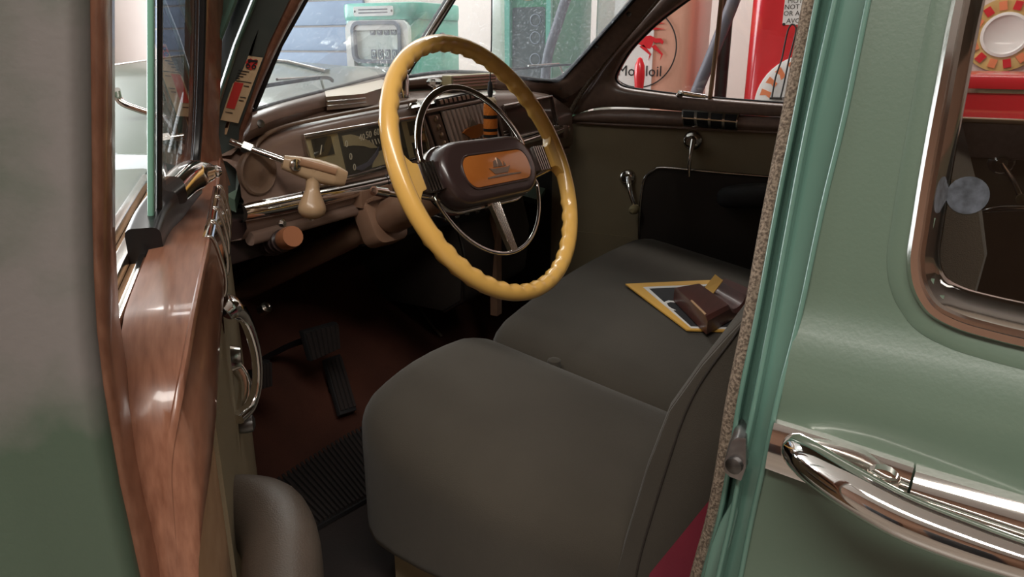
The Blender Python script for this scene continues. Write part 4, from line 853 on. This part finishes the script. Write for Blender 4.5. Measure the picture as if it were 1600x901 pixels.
p = onY(417, 479, 1.15); solo('floor_button', MB().lathe(p, (0, -.8, .6), [(.012, -.02), (.012, .0), (.006, .004), (.004, .002)], 14), M['alu'], 'small silver ring button on the dark footwell', 'button')
hx = [onX(px, py, .08) for px, py in ((682, 482), (690, 470), (770, 420), (900, 400), (900, 480), (735, 535), (712, 525))]
ht = thing('heater_box', 'dark rounded heater box under the middle of the dash', 'heater', (.2, 1.0, .6))
part('case', MB().prism([(.06, .98, .62), (.06, .93, .66), (.06, .92, .78), (.06, .96, .93), (.06, 1.3, .93), (.06, 1.3, .62)], (.34, 0, 0)), M['dark_vinyl'], ht, bevel=.02)
part('edge', MB().sweep([(.06, .985, .625), (.06, .932, .662), (.06, .922, .78), (.06, .955, .91)], .004, up=(1, 0, 0)), M['steel'], ht)
part('duct', MB().prism([(.20, .915, .58), (.225, .915, .58), (.225, .915, .90), (.20, .915, .90)], (0, .02, 0)), M['col'], ht)
# ================================================================== PASSENGER DOOR (closed, inside)
pd = thing('passenger_door', 'closed passenger door with tan cloth panel and brown window garnish', 'car door', (.67, .5, .40))
def oP(px, py, d=0): return onS(px, py, lambda y, z: xp(y, z) - d)
part('cloth_panel', MB().sheet([[V((xp(y, z), y, z)) for z in (.42, .6, .8, .95, 1.045)] for y in (.975, .8, .6, .4, .2, .1)], (.02, 0, 0)), M['tan_cloth'], pd)
part('scuff_panel', MB().prism([oP(890, 360, .004), oP(1000, 372, .004), V((xp(.7, .45) - .004, .70, .45)), V((xp(.97, .45) - .004, .97, .45))], (.006, 0, 0)), M['tan_cloth'], pd)
PI = [(1330, 168), (1240, 163), (1170, 158), (1107, 153), (1057, 148), (1010, 142), (978, 137), (965, 131), (960, 121), (966, 106), (982, 80), (1005, 55), (1030, 32), (1080, -5), (1130, -38), (1200, -65), (1330, -90)]
PO = [(1330, 190), (1240, 184), (1170, 180), (1107, 177), (1057, 173), (1010, 169), (960, 167), (925, 170), (893, 180), (898, 166), (912, 144), (940, 106), (966, 74), (1030, 2), (1085, -60), (1160, -120), (1330, -150)]
pin, pout = cr([oP(*p, .0) for p in PI], 5), cr([oP(*p, .004) for p in PO], 5)
rows = []
for a_, b_ in zip(pin, pout):
    d = b_ - a_; rows.append([a_ + V((.03, 0, 0)), a_ + V((-.002, 0, 0)), a_ + d * .12 + V((-.012, 0, 0)), a_ + d * .3 + V((-.015, 0, 0)), a_ + d * .6 + V((-.012, 0, 0)), a_ + d * .9 + V((-.008, 0, 0)), b_ + V((-.002, 0, 0)), b_ + V((.012, 0, 0))])
part('window_garnish', MB().grid(rows), M['dashb'], pd, angle=60)
g0 = cr([oP(px, py, .002) for px, py in ((1330, 190), (1230, 184), (1107, 177), (1000, 171), (940, 171), (905, 177), (892, 184))], 5)
g1 = cr([oP(px, py, .002) for px, py in ((1330, 213), (1225, 207), (1107, 201), (1000, 196), (940, 193), (905, 191), (888, 190))], 5)
part('garnish_roll', roll(g0, g1, .022, 8, (-1, 0, 0)), M['dashb'], pd)
part('garnish_bead', MB().sweep([p + V((-.006, 0, 0)) for p in g1], .0045, up=(1, 0, 0)), M['dashb'], pd)
part('window_seal', MB().sweep([p + V((.008, 0, 0)) for p in pin], .0045, up=None), M['rubber'], pd)
def glassp(pts): return MB().prism([oP(*p, -.016) for p in pts], (.004, 0, 0))
part('vent_glass', glassp(((1112, 152), (975, 135), (962, 122), (985, 76), (1030, 30), (1080, -8), (1128, -36))), M['clear'], pd)
part('window_glass', glassp(((1330, 167), (1112, 152), (1128, -36), (1330, -90))), M['clear'], pd)
part('division_bar', MB().sweep([oP(1109, 157, -.006), oP(1121, 60, -.006), oP(1131, -36, -.006)], rrect(.008, .02, .002), up=(1, 0, 0)), M['board'], pd)
la_ = [oP(px, py, .012) for px, py in ((1058, 150), (1066, 146), (1085, 149), (1103, 151))]
vl = part('vent_latch', MB().sweep(cr(la_, 4), rrect(.012, .010, .003), up=(-1, 0, 0), scale=[lerp([(0, .8), (4, 1.2), (12, .9)], i) for i in range(13)]), M['chrome'], pd, 'chrome vent window latch')
part('latch_knob', MB().lathe(oP(1064, 146, .014), (-1, 0, .3), [(.009, -.004), (.009, .004), (.004, .01), (0, .01)], 12), M['chrome'], vl)
cp = [oP(*p, .018) for p in ((1066, 171), (1155, 177), (1152, 204), (1068, 197))]
def pq(u, v, d=0): p = (cp[0] * (1 - u) + cp[1] * u) * (1 - v) + (cp[3] * (1 - u) + cp[2] * u) * v; return p + V((-d - .010 * sin(pi * v), 0, 0))
tp = part('trim_plate', MB().sheet([[pq(u / 6, v / 6) for u in range(7)] for v in range(7)], (.02, 0, 0)), M['chrome2'], pd, 'chrome plate with four dark cells')
for k in range(4):
    for v0, v1 in ((.08, .44), (.52, .92)):
        part('cell', MB().sheet([[pq((k + a) / 4, v, .0015) for a in (.1, .9)] for v in (v0, (v0 + v1) / 2, v1)], (.002, 0, 0)), M['black'], tp)
def crank(name, label, c, tip, r, knob):
    hd_ = part(name, MB().lathe(oP(*c, -.002), (-1, 0, 0), [(r, 0), (r, .008), (r * .8, .014), (r * .55, .016), (r * .5, .03), (r * .35, .034), (0, .034)], 24), M['chrome2'], pd, label)
    a0_, a1_ = oP(*c, .03), oP(*tip, .045)
    part('arm', MB().sweep(cr([a0_, (a0_ + a1_) / 2 + V((-.012, 0, 0)), a1_], 6), rrect(.011, .016, .005), up=(1, 0, 0), scale=[lerp([(0, 1.1), (6, .9), (12, .7)], i) for i in range(13)]), M['chrome'], hd_)
    if knob: part('knob', MB().lathe(a1_, (-1, 0, 0), [(.012, -.004), (.014, .01), (.012, .024), (.006, .03), (0, .03)], 16), M['gauge_tan'], hd_)
crank('door_lever', 'chrome inside door lever', (1083, 219), (1077, 275), .026, False)
crank('window_crank', 'window crank with tan knob', (982, 277), (993, 326), .024, True)
# pocket with bright trim
pk = [oP(*p, .003) for p in ((1001, 372), (1002, 330), (1006, 292), (1012, 274), (1024, 265), (1040, 261), (1120, 268), (1215, 276), (1330, 286))] + [V((xp(.1, .45), .1, .45)), V((xp(.69, .45), .69, .45))]
po = part('door_pocket', MB().prism(pk, (-.012, 0, 0)), M['dark_vinyl'], pd, 'dark vinyl door pocket with bright trim')
part('pocket_trim', MB().sweep(cr([p + V((-.013, 0, 0)) for p in pk[:9]], 5), .0042, up=(-1, 0, 0)), M['chrome2'], po)
ar = [oP(px, py, d) for px, py, d in ((1134, 312, .02), (1140, 308, .05), (1165, 306, .07), (1210, 306, .075), (1300, 310, .07))]
part('armrest', MB().sweep(cr(ar, 6), rrect(.075, .062, .025, 4), up=(0, 0, 1), scale=[lerp([(0, .3), (2, .62), (6, .9), (10, 1), (24, 1)], i) for i in range(25)]), M['rubber'], pd, 'black padded armrest')
# ================================================================== DRIVER DOOR (open, seen along its inner face)
HX, HY, TH = -.655, .90, radians(41)
dd_ = V((-sin(TH), -cos(TH), 0)); nn_ = V((cos(TH), -sin(TH), 0))
DM = Matrix(((dd_.x, nn_.x, 0, HX), (dd_.y, nn_.y, 0, HY), (0, 0, 1, 0), (0, 0, 0, 1)))
DMI = DM.inverted()
dr = thing('driver_door', 'open green driver door with brown garnish and worn paint on its edge', 'car door', M=DM)
def lean(z): return .15 * max(0, z - 1.09)
def D(s, w, z): return V((s, w + lean(z), z))
def dS(px, py, s): q = onP(px, py, DM @ V((s, 0, 0)), dd_); return DMI @ q
SE = .745
EB = [(.4, -.030), (.965, -.030), (1.024, -.0315), (1.08, -.0305), (1.15, -.0335), (1.6, -.0345)]
def eb(z): return lerp(EB, z)
zz = [.42 + i * .03 for i in range(38)]
ed = [[D(SE - .03, -.125, z), D(SE - .008, -.120, z), D(SE, -.108, z), D(SE + .001, eb(z) - .04, z), D(SE, eb(z) - .014, z), D(SE + .002, eb(z) - .010, z), D(SE + .002, eb(z) - .006, z), D(SE - .001, eb(z) - .0025, z), D(SE - .004, eb(z), z), D(SE - .03, eb(z), z)] for z in zz]
part('edge_face', MB().grid(ed), M['green_worn'], dr, 'worn green paint on the door edge', angle=60)
part('outer_skin', MB().sheet([[D(s, -.125 - .02 * sin(pi * min(1, s / .75)), z) for s in (-.02, .15, .3, .45, .6, .72)] for z in zz if z < 1.09], (0, .006, 0)), M['green'], dr)
gm = MB()
# rear upright
zr2 = [.45, .6, .75, .85, .90, .95, .98, 1.01, 1.03, 1.05, 1.07, 1.10, 1.15, 1.2, 1.3, 1.4, 1.5]
def rbar(z):
    e = eb(z) + .0018; k = min(1, max(0, (1.05 - z) / .1)); sr = .684 + .030 * k; we = e + .010 * k * min(1, max(0, (z - .88) / .08))
    return [D(.741, e - .004, z), D(.739, e, z), D(.732, e + .003, z), D((.732 + sr) / 2, (e + we) / 2 + .003, z), D(sr + .004, we + .002, z), D(sr, we - .001, z), D(sr - .004, we - .008 * (1 - k), z), D(sr - .004 - .004 * k, we - .04 * (1 - k) - .001, z)]
gm.grid([rbar(z) for z in zr2])
# sill top between slot and ridge, folding down at the rear corner
sl_ = cr([V(p) for p in ((.05, -.014, 1.10), (.10, -.022, 1.09), (.2, -.028, 1.087), (.4, -.031, 1.086), (.60, -.032, 1.085), (.655, -.031, 1.082), (.685, -.033, 1.066), (.705, -.031, 1.044), (.716, -.027, 1.018), (.723, -.020, .985), (.727, -.020, .95), (.729, -.021, .85), (.729, -.021, .5))], 5)
sr_ = cr([V(p) for p in ((.03, .022, 1.10), (.10, .021, 1.092), (.2, .020, 1.089), (.4, .017, 1.088), (.60, .012, 1.086), (.655, .009, 1.08), (.69, .004, 1.064), (.71, -.003, 1.042), (.72, -.010, 1.016), (.726, -.0125, .985), (.729, -.014, .95), (.731, -.016, .85), (.731, -.017, .5))], 5)
lo_ = cr([V(p) for p in ((.0, .026, 1.06), (.10, .026, 1.045), (.2, .025, 1.04), (.4, .0225, 1.035), (.60, .0175, 1.025), (.66, .015, 1.01), (.70, .010, .99), (.722, .003, .965), (.730, -.002, .94), (.733, -.004, .915), (.735, -.006, .89), (.736, -.009, .8), (.736, -.010, .5))], 5)
gm.grid([[a_ + V((0, -.004, -.03)), a_, a_ * .7 + b_ * .3 + V((0, 0, .0015)), a_ * .25 + b_ * .75 + V((0, 0, -.001)), b_ + V((0, -.0025, -.0015)), b_ + V((0, -.0005, .002)), b_ + V((0, .0015, .0022)), b_ + V((0, .003, -.001)), b_ + V((0, .0022, -.004)), b_ * .75 + c_ * .25 + V((0, .0045, 0)), b_ * .4 + c_ * .6 + V((0, .0055, 0)), b_ * .12 + c_ * .88 + V((0, .003, 0)), c_, c_ + V((0, -.012, -.002))] for a_, b_, c_ in zip(sl_, sr_, lo_)])
gm.grid([[V((.737, -.0335, z)), V((.70, -.036, z)), V((.66, -.0385, z))] for z in (.9, .96, 1.0, 1.04, 1.072)])   # closes the corner behind the upright
# front upright
zf = [1.06, 1.10, 1.13, 1.17, 1.25, 1.33, 1.42, 1.5]
def fbar(z):
    k = max(0, z - 1.3) * .45; sh = .035 * max(0, 1.13 - z) / .07
    return [D(.075 + k, -.026, z), D(.062 + k, -.002 , z), D(.05 + k, .004, z), D(.03 + k, .010 + sh * .3, z), D(.012 + k, .018 + sh * .4, z), D(-.002 + k, .018 + sh * .3, z), D(-.01 + k, .006, z)]
gm.grid([fbar(z) for z in zf])
part('window_garnish', gm, M['garnish'], dr, 'brown grained window garnish', angle=50)
part('window_channel', MB().box((.37, -.037, 1.071), (.62, .005, .022)).box((.37, -.053, 1.071), (.62, .010, .026)).box((.37, -.070, 1.075), (.62, .010, .028)), M['chrome2'], dr, bevel=.0015)
part('channel_felt', MB().box((.37, -.0435, 1.064), (.62, .008, .02)).box((.37, -.0615, 1.068), (.62, .006, .02)), M['board'], dr)
part('outer_belt', MB().box((.36, -.102, 1.068), (.74, .06, .04)), M['green'], dr, bevel=.008)
# inner panel
ss = [.73, .66, .55, .4, .2, .03]
part('board_edge', MB().sheet([[V((s, lerp([(.03, .018), (.4, .013), (.66, .003), (.73, -.006)], s), z)) for z in (.45, .7, .9, .99 - .06 * max(0, s - .6) / .13)] for s in ss], (0, -.006, 0)), M['board'], dr, 'tan board edge')
part('cloth_panel', MB().sheet([[V((s, lerp([(.03, .021), (.4, .016), (.58, .0095)], s), z)) for z in (.47, .7, .9, 1.0)] for s in (.58, .4, .2, .03)], (0, -.004, 0)), M['tan_cloth'], dr)
part('door_core', MB().box((.34, -.07, .71), (.64, .07, .56)), M['jamb_dark'], dr)
# vent window and division bar
part('division_bar', MB().sweep([D(.43, -.035, 1.07), D(.43, -.035, 1.3), D(.43, -.035, 1.52)], rrect(.016, .0055, .002), up=(0, 1, 0)), M['clear_edge'], dr)
part('division_seal', MB().sweep([D(.416, -.0295, 1.07), D(.416, -.0295, 1.3), D(.416, -.0295, 1.52)], rrect(.010, .0045, .0015), up=(0, 1, 0)), M['black'], dr)
part('vent_glass', MB().prism([D(.41, -.032, 1.10), D(.10, -.012, 1.10), D(.08, -.010, 1.2), D(.10, -.012, 1.36), D(.17, -.016, 1.48), D(.41, -.032, 1.48)], (0, .004, 0)), M['clear'], dr)
part('vent_frame', MB().sweep(cr([D(.41, -.028, 1.10), D(.25, -.018, 1.10), D(.13, -.009, 1.10), D(.095, -.006, 1.14), D(.09, -.005, 1.25), D(.11, -.006, 1.36), D(.16, -.009, 1.48)], 5), rrect(.012, .009, .003), up=(0, 1, 0)), M['black'], dr)
vb = part('vent_bracket', MB().sweep(cr([D(.47, -.034, 1.088), D(.41, -.032, 1.094), D(.34, -.022, 1.104), D(.28, -.010, 1.112)], 4), rrect(.028, .034, .006), up=(0, 0, 1)), M['black'], dr)
vl2 = part('vent_latch', MB().sweep(cr([D(.37, -.018, 1.118), D(.34, -.008, 1.124), D(.31, .003, 1.124), D(.28, .014, 1.12)], 5), rrect(.020, .024, .007), up=(0, 0, 1), scale=[lerp([(0, 1.2), (8, 1.25), (15, .6)], i) for i in range(16)]), M['chrome'], dr, 'chrome vent latch')
part('latch_knob', MB().lathe(D(.275, .018, 1.12), (-.3, 1, 0), [(.006, -.006), (.007, .002), (.004, .006), (0, .006)], 12), M['chrome'], vl2)
# chrome plate over the sill roll
rr_ = []
for i in range(9):
    s_ = .20 + i * .033; b_ = V((s_, lerp([(.1, .021), (.2, .020), (.4, .017), (.6, .012)], s_), 1.088)); c_ = V((s_, lerp([(.1, .026), (.2, .025), (.4, .0225), (.6, .0175)], s_), 1.036))
    rr_.append([b_ + V((0, .000, .0035)), b_ + V((0, .0045, .001)), b_ * .75 + c_ * .25 + V((0, .0068, 0)), b_ * .4 + c_ * .6 + V((0, .0075, 0)), b_ * .12 + c_ * .88 + V((0, .005, 0)), c_ + V((0, .002, 0))])
tp2 = part('trim_plate', MB().sheet(rr_, (0, -.004, 0)), M['chrome'], dr, 'chrome ribbed plate over the sill')
for i in (0, 2, 4, 6, 8): part('plate_rib', MB().sweep(cr(rr_[i], 3), .0018, up=(1, 0, 0)), M['chrome2'], tp2)
# pull handle, crank, knob
def dpt(px, py, s): q = dS(px, py, s); return q
h_ = [dpt(347, 486, .40), dpt(362, 478, .395), dpt(383, 497, .38), dpt(399, 545, .37), dpt(402, 595, .37), dpt(392, 632, .38), dpt(370, 655, .40)]
hl = part('pull_handle', MB().sweep(cr(h_, 6), rrect(.013, .022, .006, 3), up=(1, 0, 0), scale=[lerp([(0, 1.6), (6, 1.4), (12, .9), (24, .8), (36, .8)], i) for i in range(37)]), M['chrome'], dr, 'bowed chrome door pull')
part('pull_foot', MB().lathe(dpt(347, 490, .40), (0, -1, 0), [(.020, 0), (.018, .03)], 14), M['chrome'], hl)
c_ = dpt(362, 560, .33)
ck = part('window_crank', MB().lathe(c_ + V((0, -.01, 0)), (0, 1, 0), [(.024, -.02), (.024, .002), (.016, .008), (.012, .02), (0, .02)], 18), M['chrome2'], dr, 'window crank')
c1_ = dpt(378, 560, .33); c2_ = dpt(376, 655, .35)
part('arm', MB().sweep(cr([c1_ + V((0, -.012, 0)), c1_ * .6 + c2_ * .4 + V((0, .004, 0)), c2_], 5), rrect(.010, .014, .004), up=(0, 1, 0)), M['chrome'], ck)
part('knob', MB().lathe(c2_ + V((0, -.006, -.006)), (0, 1, 0), [(.006, -.012), (.006, 0), (.010, .002), (.011, .010), (.010, .018), (.004, .021), (0, .021)], 16), M['steel'], ck)
# armrest: leaves the panel, bows inwards and runs back
aa = [dpt(330, 800, .46), dpt(372, 795, .49), dpt(418, 812, .53), dpt(440, 860, .58), dpt(442, 930, .63), dpt(440, 1010, .68), dpt(430, 1080, .72)]
ap_ = cr(aa, 6)
part('armrest', MB().sweep(ap_, rrect(.062, .066, .028, 5), up=(-.6, .0, .8), scale=[lerp([(0, .9), (6, .98), (12, 1.05), (36, 1)], i) for i in range(len(ap_))]), M['arm_vinyl'], dr, 'padded brown grey armrest', angle=70)
# ================================================================== SMALL THINGS HANGING IN THE CAR
tg = [onX(px, py, x_) for px, py, x_ in ((373, 86, -.597), (405, 90, -.580), (367, 192, -.583), (340, 187, -.601))]
o_ = V((0, -.006, 0)); tg = [p + o_ for p in tg]
tag_ = thing('paper_tag', 'tan paper service tag with red shield and red block on the pillar', 'tag', tuple(tg[2]))
def tq(u, v, d=0): p = (tg[0] * (1 - u) + tg[1] * u) * (1 - v) + (tg[3] * (1 - u) + tg[2] * u) * v; return p + V((-d * .4, -d, 0))
def tpoly(pts, d): return MB().prism([tq(u, v, d) for u, v in pts], (0, -.0006, 0))
part('sheet', MB().prism([tq(0, 0), tq(1, 0), tq(1, 1), tq(0, 1)], (0, -.0012, 0)), M['paper'], tag_)
shl = part('shield', tpoly([(.32, .05), (.45, .03), (.58, .05), (.72, .03), (.82, .06), (.86, .11), (.78, .13), (.80, .165), (.62, .195), (.42, .175), (.36, .13), (.28, .1)], .0014), M['red_ink'], tag_, 'red route shield')
part('shield_band', tpoly([(.34, .045), (.58, .05), (.80, .045), (.82, .075), (.36, .085)], .0022), M['ink'], shl)
text_part('numeral', '66', .016, M['ink'], shl, tq(.58, .13, .0026), (tq(1, .13) - tq(0, .13)), (tq(.5, 0) - tq(.5, 1)), .0002)
part('red_block', tpoly([(.06, .40), (.52, .40), (.52, .80), (.06, .80)], .0014), M['red_ink'], tag_)
for v, u0, u1 in ((.22, .06, .6), (.26, .06, .5), (.30, .06, .4), (.335, .06, .25), (.37, .1, .9), (.43, .58, .85), (.60, .6, .9), (.65, .6, .85), (.86, .1, .5)):
    part('print_line', tpoly([(u0, v), (u1, v), (u1, v + .012), (u0, v + .012)], .0014), M['ink'], tag_)
# striped tail on a string
tt = thing('striped_tail', 'orange and black striped plush tail hanging on a string', 'ornament', tuple(onY(764, 218, .80)))
top_, bot_ = onY(766, 152, .80), onY(764, 232, .80); L_ = (top_ - bot_).length
part('string', MB().sweep([top_ + V((0, 0, .03)), onY(768, 60, .80), onY(769, -60, .80)], .0013, up=(0, 1, 0)), M['ink'], tt)
part('string_knot', MB().lathe(top_ + V((0, 0, .0)), (0, 0, 1), [(.004, 0), (.006, .01), (.004, .03), (0, .034)], 10), M['ink'], tt)
def tailseg(f0, f1):
    return [(lerp([(0, .008), (.06, .013), (.25, .0145), (.8, .015), (1, .011)], f0 + (f1 - f0) * k / 4), -(f0 + (f1 - f0) * k / 4) * L_) for k in range(5)]
for f0, f1, m_ in ((0, .12, 'white_fur'), (.12, .34, 'orange_fur'), (.34, .41, 'black_fur'), (.41, .60, 'orange_fur'), (.60, .66, 'black_fur'), (.66, .72, 'orange_fur'), (.72, .78, 'black_fur'), (.78, .95, 'orange_fur'), (.95, 1.0, 'black_fur')):
    part('fur_band', MB().lathe(top_, (0, 0, 1), tailseg(f0, f1), 14), M[m_], tt)
# ================================================================== things around the car seen in the window and reflections
vh = thing('parked_car', 'teal parked car with chrome bumper seen through the open door window', 'car', (1.1, 5.0, 0))
bd = []
for i in range(9):
    x = -.1 + i * .3; hh_ = lerp([(-.2, .75), (.3, 1.0), (1.0, 1.15), (1.8, 1.1), (2.4, .8)], x)
    bd.append([V((x, 4.3, .3)), V((x, 4.22, .6)), V((x, 4.3, hh_ - .12)), V((x, 4.45, hh_)), V((x, 5.4, hh_)), V((x, 5.6, .3))])
part('body', MB().grid(bd, cap=True, cu=True), M['teal_car'], vh)
part('bumper', MB().sweep(cr([(-.2, 4.5, .5), (.0, 4.12, .5), (1.0, 4.05, .5), (2.2, 4.12, .5), (2.4, 4.5, .5)], 6), rrect(.05, .10, .02)), M['chrome'], vh)
for x in (.35, 1.9):
    part('headlight', MB().lathe((x, 4.24, .78), (0, -1, 0), [(.10, -.1), (.11, .0), (.10, .03), (.085, .02), (.0, .05)], 24), M['chrome'], vh)
    part('wheel', MB().lathe((x, 4.5, .32), (1, 0, 0), [(.2, -.09), (.31, -.09), (.32, -.05), (.32, .05), (.31, .09), (.2, .09)], 28), M['tire'], vh)
for x, y, lab in ((-4.6, -.6, 'dark tall cabinet added out of view for the chrome to reflect'), (-4.6, 1.6, 'dark low cabinet added out of view for the chrome to reflect')):
    hh_ = 2.0 if y < 0 else 1.1
    tcb = thing('reflection_cabinet', lab, 'cabinet', (x, y, 0), 'added reflection cabinets')  # unseen cabinets, added to darken the chrome reflections
    part('body', MB().box((x, y, hh_ / 2 + .04), (.6, 1.3, hh_ - .08)), M['hub'], tcb, bevel=.01)
    part('plinth', MB().box((x, y, .02), (.56, 1.26, .05)), M['black'], tcb)
    nd = 4
    for k in range(nd):
        d_ = part('reflection_cabinet_drawer', MB().box((x + .305, y, .12 + (k + .5) * (hh_ - .16) / nd), (.02, 1.2, (hh_ - .16) / nd - .02)), M['black'], tcb)
        part('handle', MB().box((x + .33, y, .12 + (k + .5) * (hh_ - .16) / nd), (.03, .3, .02)), M['chrome2'], d_)
wsn = thing('round_sign', 'round ring sign with red and yellow lettering blocks on the pale wall', 'sign', (3.58, -.28, 1.1))
part('disc', MB().lathe((3.595, -.28, 1.31), (-1, 0, 0), [(.19, 0), (.19, .01), (.11, .012), (.10, .006), (0, .006)], 40), M['gold'], wsn)
part('centre', MB().lathe((3.585, -.28, 1.31), (-1, 0, 0), [(.115, 0), (.115, .012), (.10, .014), (.09, .006), (0, .006)], 36), M['pump_white'], wsn)
for k in range(14):
    a = 2 * pi * k / 14; part('letter_block', MB().box((3.58, -.28 + .15 * cos(a), 1.31 + .15 * sin(a)), (.008, .036, .045), Matrix.Rotation(a - pi / 2, 3, 'X')), M['peach' if k % 2 else 'pump_red'], wsn)
rcl = thing('chest_cooler', 'red chest cooler with chrome edge standing beyond the rear passenger window', 'cooler', (2.6, -.5, 0))
part('body', rbox(MB(), 2.3, 2.9, -1.1, .05, .08, 1.08, .05), M['pump_red'], rcl)
part('lid', rbox(MB(), 2.28, 2.92, -1.12, .07, 1.085, 1.14, .06), M['pump_red'], rcl, bevel=.01)
part('edge_trim', rbox(MB(), 2.285, 2.915, -1.115, .065, 1.07, 1.088, .06), M['chrome'], rcl)
part('plinth', rbox(MB(), 2.34, 2.86, -1.06, .01, 0, .085, .03), M['black'], rcl)
for ob in bpy.data.objects:
    if '_local' in ob: del ob['_local']
